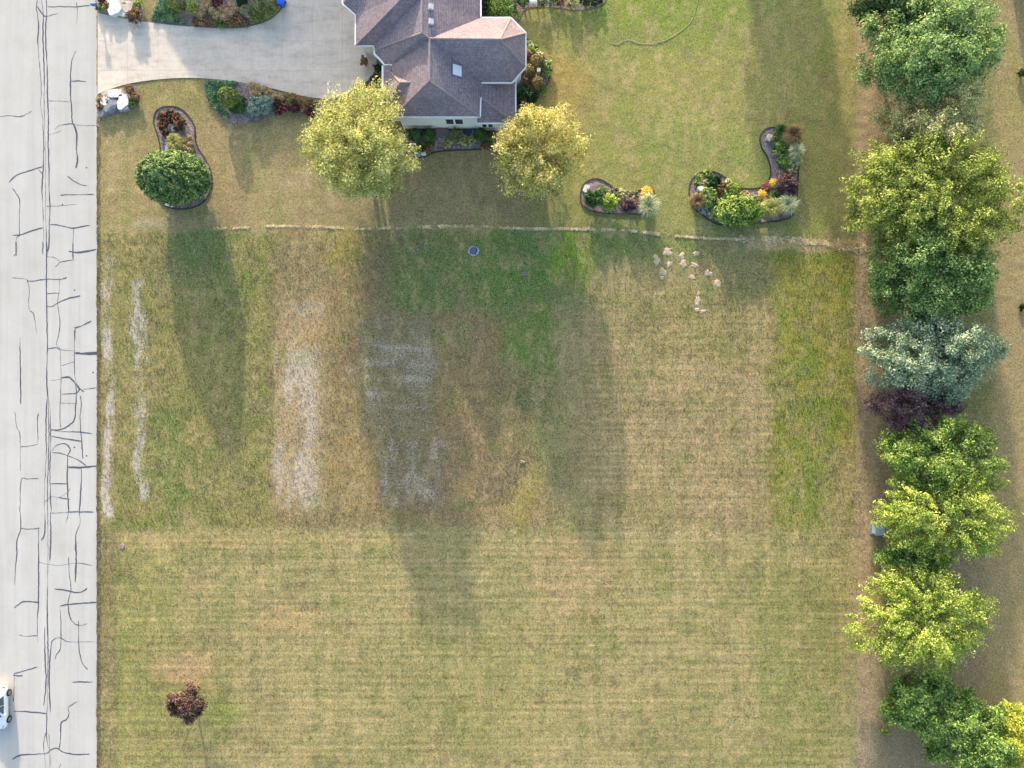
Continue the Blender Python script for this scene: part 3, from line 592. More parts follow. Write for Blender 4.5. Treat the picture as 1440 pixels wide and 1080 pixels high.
TL = [  # px, py, height, rx, ry, material, label, elong, ncl, per, rc, leaf, lump
 (1268, -6, 9.0, 4.4, 3.8, 'dark_green', 'very dark green tree behind the big blue-green tree, north end of the row', 1.2, 150, 80, .8, .2, .25, 21),
 (1312, 66, 11.0, 6.5, 5.9, 'blue_green', 'big rounded blue-green tree at the north end of the row', 1.3, 330, 95, .8, .2, .22, 22),
 (1308, 170, 9.2, 5.4, 4.0, 'olive_pale', 'sparse pale olive tree squeezed between the blue-green and bright green trees', 1.3, 170, 70, .75, .19, .28, 23),
 (1316, 274, 11.0, 8.6, 6.2, 'yellow_green', 'widest tree of the row, bright yellow-green, where the mowing line ends', 2.0, 520, 80, .62, .18, .25, 24),
 (1314, 388, 9.5, 6.0, 5.2, 'mid_green', 'mid green tree between the widest tree and the silvery tree', 1.2, 270, 90, .8, .2, .25, 25),
 (1312, 502, 8.5, 6.8, 4.5, 'silver_green', 'silvery grey-green tree beside the purple shrub', 1.25, 270, 85, .72, .19, .25, 26),
 (1288, 577, 6.6, 5.3, 3.0, 'purple', 'dark purple smoke bush between the silvery tree and a green tree', 1.2, 150, 70, .5, .16, .25, 27),
 (1318, 634, 7.5, 6.3, 4.0, 'light_green', 'light green tree just south of the purple bush', 1.5, 230, 85, .7, .19, .25, 28),
 (1327, 724, 8.0, 6.7, 4.9, 'lime', 'lime green tree spreading beside the utility box', 3.0, 330, 70, .42, .17, .28, 29),
 (1290, 785, 5.0, 3.6, 1.9, 'leaf_green', 'low leafy green bush between the two lime green trees', 1.4, 90, 60, .55, .18, .3, 30),
 (1297, 868, 8.0, 6.5, 5.4, 'lime', 'lime green tree with radiating sprays above the dark hedge trees', 3.0, 380, 70, .42, .17, .25, 31),
 (1300, 990, 6.0, 4.5, 3.5, 'leaf_green', 'dark green bushy tree at the south end of the row', 1.3, 190, 85, .65, .18, .25, 32),
 (1360, 1034, 6.5, 4.7, 4.3, 'leaf_green', 'dark green tree touching the golden tree', 1.3, 190, 85, .65, .18, .25, 33),
 (1428, 1035, 6.5, 2.9, 4.0, 'gold', 'golden yellow-green tree at the far south end of the row', 1.4, 150, 80, .62, .18, .25, 34)]
for (px, py, h, rx, ry, mt, lab, el, ncl, per, rc, lf, lump, sd_) in TL:
    make_tree('bush' if mt == 'purple' or h < 5.5 else 'deciduous_tree', TP(px, py, h * .58), rx, ry, h, mt, lab, 'bush' if mt == 'purple' or h < 5.5 else 'tree', G, sd_, 'bark', int(ncl * 1.6), int(per * 1.25), rc * .9, lf * .72, el, lump, -.6, .75, .07, .45, .2, lobes=max(6, int(rx * ry * .42)))
# trees north of the picture whose shadows fall into it
make_tree('deciduous_tree', P(1045, -330), 5.4, 5.0, 11.5, 'mid_green', 'tall green tree on the lawn north of the picture', 'tree', None, 41, 'bark', 260, 60, .9, .3, 1.2, .2, -.6, .8, .1)

# ------------------------------------------------------------------ house
house = thing('house', (0, 0, 0), 'pale sided house with purple-brown hipped shingle roofs', 'house'); house.location = (0, 0, 0)
def roof_material():
    m, nt, out = newmat('roof_shingles'); b = N(nt, 'ShaderNodeBsdfPrincipled'); b.inputs['Roughness'].default_value = 0.92; b.inputs['Specular IOR Level'].default_value = 0.12
    tc = N(nt, 'ShaderNodeTexCoord'); v = N(nt, 'ShaderNodeTexVoronoi'); v.inputs['Scale'].default_value = 8.0; nt.links.new(tc.outputs['Object'], v.inputs['Vector'])
    sp = N(nt, 'ShaderNodeSeparateColor'); nt.links.new(v.outputs['Color'], sp.inputs[0])
    base = ramp(nt, sp.outputs[0], [(0, (0.160, 0.130, 0.156)), (.5, (0.208, 0.170, 0.192)), (1, (0.268, 0.218, 0.236))]).outputs[0]
    n1 = noise(nt, 0.6, 4, .6); c = mixc(nt, 1, base, ramp(nt, n1.outputs[0], [(0.3, (0.88,) * 3), (0.7, (1.12,) * 3)]).outputs[0], 'MULTIPLY')
    sx = N(nt, 'ShaderNodeSeparateXYZ'); nt.links.new(tc.outputs['Object'], sx.inputs[0])       # courses follow height
    fr = N(nt, 'ShaderNodeMath', operation='FRACT'); mu = N(nt, 'ShaderNodeMath', operation='MULTIPLY'); mu.inputs[1].default_value = 7.0
    nt.links.new(sx.outputs[2], mu.inputs[0]); nt.links.new(mu.outputs[0], fr.inputs[0])
    c = mixc(nt, 1, c, ramp(nt, fr.outputs[0], [(0.0, (0.62,) * 3), (0.2, (1.0,) * 3), (1.0, (1.1,) * 3)]).outputs[0], 'MULTIPLY')
    nt.links.new(c, b.inputs['Base Color'])
    bp = N(nt, 'ShaderNodeBump'); bp.inputs['Strength'].default_value = .35; bp.inputs['Distance'].default_value = .03; nt.links.new(fr.outputs[0], bp.inputs['Height']); nt.links.new(bp.outputs[0], b.inputs['Normal'])
    nt.links.new(b.outputs[0], out.inputs[0]); return m
M['roof'] = roof_material(); M['ridge'] = matte('ridge_cap', (0.275, 0.225, 0.225), .3, 4, .9, .1)
def siding_material():
    m, nt, out = newmat('siding'); b = N(nt, 'ShaderNodeBsdfPrincipled'); b.inputs['Roughness'].default_value = 0.7
    tc = N(nt, 'ShaderNodeTexCoord'); sx = N(nt, 'ShaderNodeSeparateXYZ'); nt.links.new(tc.outputs['Object'], sx.inputs[0])
    fr = N(nt, 'ShaderNodeMath', operation='FRACT'); mu = N(nt, 'ShaderNodeMath', operation='MULTIPLY'); mu.inputs[1].default_value = 6.0
    nt.links.new(sx.outputs[2], mu.inputs[0]); nt.links.new(mu.outputs[0], fr.inputs[0])
    c = ramp(nt, fr.outputs[0], [(0, (0.42, 0.41, 0.39)), (.12, (0.66, 0.64, 0.60)), (1, (0.68, 0.66, 0.62))]); nt.links.new(c.outputs[0], b.inputs['Base Color'])
    nt.links.new(b.outputs[0], out.inputs[0]); return m
M['siding'] = siding_material()
M['gutter'] = matte('gutter_white', (0.78, 0.78, 0.80), .05, 2, .4, .4)
M['trim'] = M['white_paint']
M['glass'] = matte('window_glass', (0.03, 0.045, 0.06), .2, 1, .08, .6)
E4, L3, ZR, ZM = 4.3, 3.0, 7.3, 7.6
HV = dict(A=(593, -150, ZM), A0=(593, -5, ZM), B=(593, 46, ZM), C=(604, 54, ZR), D=(703, 55, ZR), E=(604, 113, ZR), F=(527, 70, 3.7), V1=(525, 64, 3.7), G=(500, 64, 3.5), Hh=(571, -9, ZM), G2=(500, 21, 3.5), G3=(482, 5, 3.5), G4=(482, -150, 3.5), J=(540, -60, 6.4), J2=(540, -150, 6.4), A2=(593, -150, ZM),
 I=(676, 25, E4), I2=(675, -150, E4), K=(718, 25, E4), L=(739, 46, E4), Mm=(739, 94, E4), Nn=(720, 116, E4), O=(677, 116, E4), Q=(675, 164, E4), Rr=(676, 137, E4), T=(553, 164, E4), U=(551, 91, E4), F2=(526, 75, 3.7), F3=(541, 91, 3.8),
 W1=(538, 92, 4.0), W2=(549, 101, 4.15), W3=(563, 116, 5.6), W4=(577, 116, 5.75), W5=(538, 152, 4.0), W6=(552, 152, 4.3), LE=(725, 108, L3), LS=(725, 173, L3), LW=(671, 173, L3), LO=(677, 108, E4 - .02), LR=(676.5, 137, E4 - .02), LQ=(672, 160, 3.45))
HP = {k: P(*v) for k, v in HV.items()}
SLOPES = ["A0 B F V1", "G V1 A0 Hh", "G Hh G2", "G2 Hh J", "G2 J G3", "G3 J J2 G4", "J Hh A0 A J2", "A A0 B C I I2", "B F F2 F3 U", "B U C", "C D K I", "D K L", "D L Mm", "C D Mm Nn O", "C E Q Rr O", "E Q T", "C E T U", "W1 W2 W3 W5", "W2 W3 W4", "W5 W3 W4 W6", "LO LR LS LE", "LR LS LW LQ", "W1 W2 U", "W5 T W6"]
def cxy(pts): return sum((p for p in pts), Vector()) / len(pts)
for s in SLOPES:
    pts = [HP[k] for k in s.split()]; nrm = Vector()
    for a, b in zip(pts, pts[1:] + pts[:1]): nrm += a.cross(b)
    if nrm.z < 0: pts = pts[::-1]
    bm = bmesh.new(); vt = [bm.verts.new(p) for p in pts]; vb = [bm.verts.new(p - Vector((0, 0, .16))) for p in pts]; bm.faces.new(vt); bm.faces.new(vb[::-1]); n = len(pts)
    for i in range(n): bm.faces.new((vb[i], vb[(i + 1) % n], vt[(i + 1) % n], vt[i]))
    bm.normal_update(); bmesh.ops.triangulate(bm, faces=[f for f in bm.faces if len(f.verts) > 4])
    me = bpy.data.meshes.new('roof_slope'); bm.to_mesh(me); bm.free(); link('roof_slope', me, M['roof'], house)
def strip(name, a, b, w, h, mat, dz=0.0, out=0.0):
    a = Vector(a); b = Vector(b); d = (b - a); L = d.length; d.normalize(); u = Vector((-d.y, d.x, 0)).normalized(); bm = bmesh.new()
    pr = [(-w / 2 + out, -h + dz), (w / 2 + out, -h + dz), (w / 2 + out, dz), (out, dz + (.03 if name == 'ridge_cap' else 0)), (-w / 2 + out, dz)]
    ra = [bm.verts.new(a + u * x + Vector((0, 0, z))) for x, z in pr]; rb = [bm.verts.new(b + u * x + Vector((0, 0, z))) for x, z in pr]; n = len(pr)
    for i in range(n): bm.faces.new((ra[i], ra[(i + 1) % n], rb[(i + 1) % n], rb[i]))
    bm.faces.new(ra[::-1]); bm.faces.new(rb); return bm_obj(name, bm, mat, house)
for s in ("A B", "B C", "C D", "C E", "E Q", "E T", "D K", "D L", "D Mm", "B F", "G Hh", "W3 W4", "W2 W3", "W5 W3", "LR LS", "Hh A0"):
    a, b = s.split(); strip('ridge_cap', HP[a], HP[b], .17, .05, M['ridge'], .03)
for s in ("G G2", "G2 G3", "G3 G4", "G V1", "V1 F", "F F2", "F2 F3", "F3 U", "W1 W5", "W5 W6", "T Q", "Rr Q", "O Nn", "Nn Mm", "Mm L", "L K", "K I", "I I2", "LE LS", "LS LW"):
    a, b = s.split(); strip('gutter', HP[a], HP[b], .17, .15, M['gutter'], .02)
def wall(keys, z1, inset=.4, extra=None):
    pts = [HP[k] if isinstance(k, str) else Vector((k[0], k[1], 0)) for k in keys]; c = cxy(pts)
    out = []
    for p in pts:
        d = Vector((c.x - p.x, c.y - p.y, 0)); out.append((p.x + math.copysign(min(inset, abs(d.x)), d.x), p.y + math.copysign(min(inset, abs(d.y)), d.y)))
    bm = bmesh.new(); prism(bm, out, -.05, z1); return bm_obj('wall', bm, M['siding'], house), out
PG = lambda x, y: (P(x, y, E4).x, P(x, y, E4).y)
wall(['T', 'Q', PG(675, 60), PG(553, 60)], E4 - .12)
wall(['I', 'K', 'L', 'Mm', 'Nn', 'O'], E4 - .12)
wall([(P(671, 0, L3).x - .35, HP['LS'].y), 'LS', 'LE', (P(671, 0, L3).x - .35, HP['LE'].y)], L3 - .12, .35)
wall(['W1', 'W5', PG(560, 152), PG(560, 92)], 3.85, .3)
wall([PG(527, 70), PG(541, 91), PG(600, 91), PG(600, 60), PG(527, 60)], 3.55, .45)
wall(['G', 'G2', 'G3', 'G4', PG(676, -150), PG(676, 20), PG(600, 64)], 3.35, .45)
# garage block to the north-west of the picture, reached by the angled wing
def gable_block(x0, x1, y0, y1, ze, zr):
    a, b = P(x0, y1), P(x1, y0); bm = bmesh.new(); bx(bm, a.x + .4, b.x - .4, a.y + .4, b.y - .4, -.05, ze); bm_obj('wall', bm, M['siding'], house)
    my = (a.y + b.y) / 2; run = (b.y - a.y) / 2
    bm = bmesh.new(); v = [bm.verts.new(p) for p in ((a.x, a.y, ze), (b.x, a.y, ze), (b.x, b.y, ze), (a.x, b.y, ze), (a.x + run * .7, my, zr), (b.x - run * .7, my, zr))]
    for f in ((0, 1, 5, 4), (1, 2, 5), (2, 3, 4, 5), (3, 0, 4), (3, 2, 1, 0)): bm.faces.new([v[i] for i in f])
    bm_obj('roof_slope', bm, M['roof'], house)
gable_block(196, 492, -380, -175, 3.6, 7.6)
# windows, skylight, vents
def window_on_wall(xa, xb, y, z0, z1, panes=2, ax='y', dirn=-1):
    bm = bmesh.new(); t = .06
    if ax == 'y': bx(bm, xa, xb, y - .05, y + .05, z0, z1)
    else: bx(bm, y - .05, y + .05, xa, xb, z0, z1)
    f = bm_obj('window', bm, M['trim'], house); w = (xb - xa) / panes
    for i in range(panes):
        bm = bmesh.new(); a = xa + i * w + .09; b = xa + (i + 1) * w - .09
        if ax == 'y': bx(bm, a, b, y + dirn * .04 - .02, y + dirn * .04 + .025 * -dirn + (.0), z0 + .1, z1 - .1) if False else bx(bm, a, b, y - .062, y - .03, z0 + .1, z1 - .1)
        else: bx(bm, y + .03, y + .062, a, b, z0 + .1, z1 - .1)
        bm_obj('pane', bm, M['glass'], f)
ysw = HP['Q'].y + .4
x_at = lambda px, z: P(px, 0, z).x
window_on_wall(x_at(626, 2), x_at(652, 2), ysw, 1.35, 2.75, 2)
yl = HP['LS'].y + .35
window_on_wall(x_at(677, 1.5), x_at(694, 1.5), yl, 1.0, 2.3, 2)
window_on_wall(HP['Nn'].y + .6, HP['Nn'].y + 1.5, HP['LE'].x - .35, .9, 2.2, 1, 'x')
bm = bmesh.new(); bx(bm, HP['T'].x + .36, HP['T'].x + .52, ysw - .06, ysw + .05, 0, E4 - .2); bm_obj('corner_trim', bm, M['trim'], house)
bm = bmesh.new(); bx(bm, HP['Q'].x - .52, HP['Q'].x - .36, ysw - .06, ysw + .05, 0, E4 - .2); bm_obj('corner_trim', bm, M['trim'], house)
bm = bmesh.new(); tube(bm, [Vector((HP['W5'].x + .5, HP['W5'].y + .1, 3.9)), Vector((HP['W5'].x + .5, HP['W5'].y + .1, 0.05))], [.05, .05], 6); bm_obj('downspout', bm, M['gutter'], house)
def on_slope(keys, px, py):      # height of the roof plane seen at a pixel
    a, b, c = [HP[k] for k in keys]; n = (b - a).cross(c - a); d = P(px, py, 0) - Vector((0, 0, H)); o = Vector((0, 0, H)); t = (a - o).dot(n) / d.dot(n); return o + d * t, (n if n.z > 0 else -n).normalized()
def roof_box(name, keys, px, py, w, l, h, mat, top=None):
    p, n = on_slope(keys, px, py); u = n.cross(Vector((0, 1, 0))).normalized() * -1; v = n.cross(u); bm = bmesh.new(); vs = []
    for z, s in ((-.05, 1.0), (h, .94)):
        vs.append([bm.verts.new(p + u * x * w / 2 * s + v * y * l / 2 * s + n * z) for x, y in ((-1, -1), (1, -1), (1, 1), (-1, 1))])
    bm.faces.new(vs[1]); bm.faces.new(vs[0][::-1])
    for i in range(4): bm.faces.new((vs[0][i], vs[0][(i + 1) % 4], vs[1][(i + 1) % 4], vs[1][i]))
    o = bm_obj(name, bm, mat, house)
    if top:
        bm = bmesh.new(); q = [bm.verts.new(p + u * x * w * .40 + v * y * l * .40 + n * (h + .012)) for x, y in ((-1, -1), (1, -1), (1, 1), (-1, 1))]; q2 = [bm.verts.new(x.co - n * .03) for x in q]
        bm.faces.new(q); bm.faces.new(q2[::-1])
        for i in range(4): bm.faces.new((q2[i], q2[(i + 1) % 4], q[(i + 1) % 4], q[i]))
        bm_obj('pane', bm, top, o)
M['skyglass'] = matte('skylight_glass', (0.62, 0.66, 0.70), .06, 1, .12, .6); M['lead'] = matte('flashing', (0.13, 0.15, 0.18), .2, 3, .5, .4)
roof_box('skylight', ('C', 'E', 'Q'), 642, 99.5, 1.15, 1.2, .14, M['lead'], M['skyglass'])
M['vent'] = matte('vent_grey', (0.50, 0.51, 0.55), .15, 4, .45, .5)
roof_box('roof_vent', ('A0', 'B', 'I'), 605, 10.5, .42, .5, .3, M['vent']); roof_box('roof_vent', ('A0', 'B', 'I'), 605, 31.5, .42, .5, .3, M['vent'])
roof_box('pipe_vent', ('C', 'E', 'Q'), 646.5, 127.5, .22, .3, .2, M['ridge'])
# window wells in the bed below the south wall
wc = matte('well_cover_brown', (0.16, 0.12, 0.115), .2, 3, .6, .3); wm = matte('well_metal', (0.35, 0.37, 0.42), .2, 3, .4, .5); wd = matte('well_inside', (0.03, 0.05, 0.10), .3, 2, .6, .3)
def well(px, py, w, d, covered, label):
    b = P(px, py); b = Vector((b.x, ysw - .08, 0)); t = thing('window_well', b, label, 'window well'); pts = [(-w / 2, 0), (-w / 2 * .95, -d * .55), (-w / 2 * .62, -d * .95), (0, -d * 1.05), (w / 2 * .62, -d * .95), (w / 2 * .95, -d * .55), (w / 2, 0)]; bm = bmesh.new()
    for (x0, y0), (x1, y1) in zip(pts, pts[1:]):
        v = [bm.verts.new((x0 * k, y0 * k, z)) for k, z in ((1, 0), (1, .32), (.94, .32), (.94, 0))] + [bm.verts.new((x1 * k, y1 * k, z)) for k, z in ((1, 0), (1, .32), (.94, .32), (.94, 0))]
        for i in range(4): bm.faces.new((v[i], v[(i + 1) % 4], v[4 + (i + 1) % 4], v[4 + i]))
    bm_obj('rim', bm, wm, t); bm = bmesh.new()
    if covered: prism(bm, [(x * .97, y * .97) for x, y in pts], .33, .37); bm_obj('cover', bm, wc, t)
    else: prism(bm, [(x * .93, y * .93) for x, y in pts], .10, .14); bm_obj('well_floor', bm, wd, t)
well(622, 184, 1.25, 1.05, True, 'window well with a brown cover below the double window wall'); well(657.5, 184, 1.15, .8, False, 'open dark blue window well with a pale rim beside the house wall')

# ------------------------------------------------------------------ garden beds
def bed(name, outline, label, mat='mulch', z=0.085, edge=True):
    pts = smooth_closed([tuple(P(*p)[:2]) for p in outline], 5); c = (sum(p[0] for p in pts) / len(pts), sum(p[1] for p in pts) / len(pts))
    t = thing(name, (c[0], c[1], 0.0), label, 'garden bed'); q = [(x - c[0], y - c[1]) for x, y in pts]
    bm = bmesh.new(); prism(bm, q, -.04, z); bmesh.ops.triangulate(bm, faces=[f for f in bm.faces if len(f.verts) > 4]); bm_obj('mulch', bm, M[mat], t)
    if edge:
        bm = bmesh.new(); n = len(q); rings = []
        for i in range(n):
            a, b = q[i - 1], q[(i + 1) % n]; L = math.hypot(b[0] - a[0], b[1] - a[1]) or 1; ox, oy = -(b[1] - a[1]) / L, (b[0] - a[0]) / L
            rings.append([bm.verts.new((q[i][0] + ox * k, q[i][1] + oy * k, zz)) for k, zz in ((-.06, -.04), (-.06, z + .06), (.04, z + .06), (.04, -.04))])
        for i in range(n):
            a, b = rings[i], rings[(i + 1) % n]
            for k in range(3): bm.faces.new((a[k], a[k + 1], b[k + 1], b[k]))
        bm_obj('edging', bm, M['edging'], t)
    return t
bed('garden_bed', [(217, 165), (222, 155), (235, 150), (252, 152), (265, 162), (274, 178), (275, 195), (280, 210), (290, 225), (298, 245), (297, 265), (288, 283), (270, 293), (245, 294), (228, 287), (220, 272), (218, 250), (224, 230), (226, 210), (222, 190), (217, 175)], 'kidney shaped mulch bed around the oval evergreen and red roses')
bed('garden_bed', [(287, 114), (310, 113), (335, 115), (352, 119.5), (400, 132), (447, 141), (448, 158), (430, 161), (410, 158), (385, 163), (360, 172), (335, 174), (315, 168), (300, 150), (289, 132)], 'teardrop bed of mixed shrubs along the south driveway edge', edge=False)
bed('garden_bed', [(213, 34), (214, 20), (220, 5), (232, -14), (300, -30), (390, -20), (399, 0), (390, 18), (371, 30), (332, 38.5), (270, 36), (235, 33.5)], 'shrub bed on the island north of the driveway', edge=False)
bed('garden_bed', [(138.5, 17), (138.5, -20), (190, -20), (201, 6), (203, 20), (201, 29.5), (185, 26), (160, 21)], 'boulder bed by the mailbox at the driveway mouth', 'gravel_bed', edge=False)
bed('garden_bed', [(139, 137), (155, 129), (180, 122.5), (194, 122), (196, 138), (188, 152), (172, 159), (150, 164), (140, 168)], 'boulder bed south of the driveway mouth', 'mulch', edge=False)
bed('garden_bed', [(574, 184), (640, 183), (716, 183), (722, 200), (714, 213), (690, 210.5), (650, 211.5), (615, 214), (596, 221), (578, 222), (568, 205)], 'foundation bed under the double window of the house')
bed('garden_bed', [(730, 55), (742, 56), (760, 75), (772, 93), (773, 108), (766, 125), (752, 138), (738, 148), (720, 152), (715, 120), (722, 80)], 'curved bed of ball shrubs around the corner bay of the house')
bed('garden_bed', [(668, 24), (668, -25), (760, -25), (850, -25), (852, 0), (838, 10), (812, 15), (780, 11), (745, 11), (735, 18), (730, 31), (720, 36), (690, 28)], 'long bed behind the house with a white bench', edge=False)
bed('garden_bed', [(516, 125), (528, 108), (532, 92), (540, 90), (556, 110), (556, 160), (540, 168), (520, 150)], 'narrow bed between the front walk and the house wall', edge=False)
bed('garden_bed', [(816, 280), (818, 264), (828, 254), (842, 252), (856, 259), (866, 267), (880, 270), (900, 268), (914, 264), (921, 275), (920, 294), (905, 301), (880, 301), (850, 300), (830, 296), (819, 289)], 'small lawn bed with a cream grass and yellow flowers')
bed('garden_bed', [(1068, 195), (1073, 185), (1082, 180), (1094, 180), (1110, 184), (1121, 195), (1124, 215), (1122, 245), (1121, 270), (1116, 300), (1100, 310), (1075, 313), (1040, 317), (1010, 316), (990, 305), (975, 292), (969, 275), (970, 258), (978, 247), (990, 241), (1005, 242), (1020, 250), (1032, 260), (1045, 265), (1062, 265), (1075, 261), (1082, 250), (1083, 236), (1078, 220), (1071, 208)], 'hook shaped lawn bed packed with perennials')

# ------------------------------------------------------------------ plants
def ball(rs, r, h, n, size, ry=None, hollow=.86, jag=.05):
    ry = ry or r; d = unit(rs.normal(size=(n, 3))); d[:, 2] = np.abs(d[:, 2]) * 1.0 - .25 * rs.rand(n); d = unit(d)
    k = (hollow + (1 - hollow) * rs.rand(n)) * (1 + jag * np.sin(d[:, 0] * 9 + 1) * np.sin(d[:, 1] * 8) + jag * np.sin(d[:, 2] * 11))
    c = d * k[:, None] * np.array([r, ry, h * .52]); c[:, 2] += h * .48; c[:, 2] = np.maximum(c[:, 2], .12)
    return c, unit(d + rs.normal(scale=.4, size=(n, 3)))
def stems(rs, r, h, n=5, rad=.025):
    bm = bmesh.new()
    for i in range(n):
        a = rs.rand() * 6.28; tube(bm, [Vector((math.cos(a) * r * .06, math.sin(a) * r * .06, .0)), Vector((math.cos(a) * r * .3, math.sin(a) * r * .3, h * .45)), Vector((math.cos(a) * r * .6, math.sin(a) * r * .6, h * .75))], [rad, rad * .8, rad * .4], 5)
    return bm
def blades(rs, r, h, n, w):
    a = rs.rand(n) * 6.283; ln = r * rs.uniform(.55, 1.1, n); hh = h * rs.uniform(.6, 1.1, n); u = np.stack([np.cos(a), np.sin(a), np.zeros(n)], 1); s = np.stack([-np.sin(a), np.cos(a), np.zeros(n)], 1) * w
    st = np.stack([rs.normal(scale=r * .1, size=n), rs.normal(scale=r * .1, size=n), np.full(n, .05)], 1); up = np.array([0, 0, 1.0])
    p1 = st + u * (ln * .3)[:, None] + up * (hh * .75)[:, None]; p2 = st + u * (ln * .7)[:, None] + up * hh[:, None]; p3 = st + u * ln[:, None] + up * (hh * .8)[:, None]
    V = np.empty((n, 8, 3)); 
    for i, (p, k) in enumerate(((st, .5), (p1, 1.0), (p2, .9), (p3, .3))): V[:, 2 * i] = p - s * k; V[:, 2 * i + 1] = p + s * k
    q = np.array([[0, 1, 3, 2], [2, 3, 5, 4], [4, 5, 7, 6]]); Fc = (np.arange(n)[:, None, None] * 8 + q[None]).reshape(-1, 4); return V.reshape(-1, 3), Fc
pseed = [100]
def plant(style, px, py, rpx, h, mat, label, name=None, cat=None, group=None, ry=None, flower=None, dens=1.0, leaf=None):
    pseed[0] += 1; rs = np.random.RandomState(pseed[0]); r = rpx / S * (H - h * .6) / H; ryy = (ry / S if ry else r); base = P(px, py, h * .55); base.z = 0.085
    if style == 'loose': r *= 1.22; ryy *= 1.22
    nm = name or {'dome': 'clipped_shrub', 'loose': 'shrub', 'grass': 'ornamental_grass', 'cover': 'groundcover', 'heads': 'perennial'}[style]
    ct = cat or {'dome': 'shrub', 'loose': 'shrub', 'grass': 'grass clump', 'cover': 'groundcover', 'heads': 'perennial'}[style]
    t = thing(nm, base, label, ct, group, rs.rand() * (6.28 if ryy == r else 0))
    if style == 'dome':
        n = int(900 * dens * max(.35, r * ryy * 1.4)); c, nr = ball(rs, r, h, n, .1, ryy); link('foliage', leaf_mesh('foliage', c, nr, leaf or .13, rs, 1.3), M[mat], t); bm_obj('stems', stems(rs, r, h), M['stem'], t)
    elif style == 'loose':
        ncl = int(max(14, 46 * r * ryy * dens)); pts, nr, cc = crown_points(rs, r * .8, ryy * .8, h * .42, h * .55, ncl, 40, max(.13, r * .2), 1.4, .25, -.5, .8, inner=.35); pts[:, 2] = np.maximum(pts[:, 2], .06)
        link('foliage', leaf_mesh('foliage', pts, nr, leaf or .115, rs), M[mat], t); bm_obj('stems', stems(rs, r, h, 7), M['stem'], t)
    elif style == 'grass':
        V, Fc = blades(rs, r, h, int(240 * dens), .022); link('blades', mesh_np('blades', V, Fc), M[mat], t); bm = bmesh.new(); tube(bm, [Vector((0, 0, 0)), Vector((0, 0, .12))], [r * .2, r * .16], 8); bm_obj('crown_base', bm, M['stem'], t)
    elif style == 'heads':
        bm_obj('stems', stems(rs, r, h * .8, 8, .015), M['stem'], t); n = int(60 * dens * max(1, r * r * 4)); d = np.sqrt(rs.rand(n)) * r; a = rs.rand(n) * 6.283
        c0 = np.stack([np.cos(a) * d, np.sin(a) * d, h * (1 - .35 * (d / r) ** 2) * rs.uniform(.85, 1.05, n)], 1); k = np.repeat(np.arange(n), 7); c = c0[k] + rs.normal(scale=(.05, .05, .02), size=(n * 7, 3)); nr = unit(np.array([0, 0, 1.0]) + rs.normal(scale=.5, size=c.shape)); link('flower_heads', leaf_mesh('flower_heads', c, nr, leaf or .09, rs, 1.1), M[mat], t)['kind'] = 'stuff'
        pts, nr, cc = crown_points(rs, r * .8, r * .8, h * .35, h * .42, 12, 16, r * .3, 1.2, .2, -.4, .8, inner=.3); pts[:, 2] = np.maximum(pts[:, 2], .05); link('foliage', leaf_mesh('foliage', pts, nr, .1, rs), M['leaf_green'], t)
    if flower:
        pts, nr, cc = crown_points(rs, r * .85, ryy * .85, h * .48, h * .58, int(10 * max(1, r * 2)), 7, .07, 1, .2, 0, .6, inner=.85); link('flowers', leaf_mesh('flowers', pts, unit(nr + np.array([0, 0, 1.2])), .12, rs, 1.1), M[flower], t)['kind'] = 'stuff'
    return t
def cover(outline, h, mat, label, dens=260, leaf=.13, group=None):
    """a low spreading mat of foliage filling an outline"""
    pseed[0] += 1; rs = np.random.RandomState(pseed[0]); poly = [tuple(P(*p)[:2]) for p in outline]; A = np.array(poly); c = A.mean(0); lo, hi = A.min(0), A.max(0)
    t = thing('spreading_juniper', (c[0], c[1], .085), label, 'groundcover', group); n = int(dens * (hi[0] - lo[0]) * (hi[1] - lo[1])); p = rs.uniform(lo, hi, (n, 2)); ins = np.zeros(n, bool); j = len(A) - 1
    for i in range(len(A)):
        xi, yi = A[i]; xj, yj = A[j]; cr = ((yi > p[:, 1]) != (yj > p[:, 1])) & (p[:, 0] < (xj - xi) * (p[:, 1] - yi) / (yj - yi + 1e-12) + xi); ins ^= cr; j = i
    p = p[ins] - c; n = len(p); hh = h * (.25 + .75 * vnoise((p[:, 0] + 50) * 14, (p[:, 1] + 50) * 14, 9, pseed[0], 2)) * rs.uniform(.7, 1, n); C = np.stack([p[:, 0], p[:, 1], np.maximum(hh, .04)], 1)
    link('foliage', leaf_mesh('foliage', C, unit(np.array([0, .25, 1.0]) + rs.normal(scale=.55, size=C.shape)), leaf, rs, 1.7), M[mat], t); bm = bmesh.new()
    for i in range(6): q = p[rs.randint(n)]; tube(bm, [Vector((0, 0, .0)), Vector((q[0] * .4, q[1] * .4, .08)), Vector((q[0] * .8, q[1] * .8, .1))], [.03, .025, .01], 5)
    bm_obj('stems', bm, M['stem'], t)
def rock(name, px, py, w, d, h, mat, label, cat='rock', group=None, rz=0.0, z=.085, flat=.4):
    pseed[0] += 1; rs = np.random.RandomState(pseed[0]); bm = bmesh.new(); bmesh.ops.create_icosphere(bm, subdivisions=2, radius=1); k = rs.normal(size=(4, 3)) * 1.8
    for v in bm.verts:
        c = np.array(v.co); f = 1 + .13 * sum(math.sin(float(c @ k[j]) + j * 2) for j in range(4)) + rs.normal() * .09; v.co = Vector((max(-.72, min(.72, c[0] * f)) * w / 1.44, max(-.72, min(.72, c[1] * f)) * d / 1.44, max(-.3, min(flat, c[2] * f)) / (flat) * h))
    b = P(px, py, h * .5); o = bm_obj(name, bm, M[mat] if isinstance(mat, str) else mat, None, (b.x, b.y, z + h * .12)); o.rotation_euler[2] = rz; tag(o, label, cat, group); return o
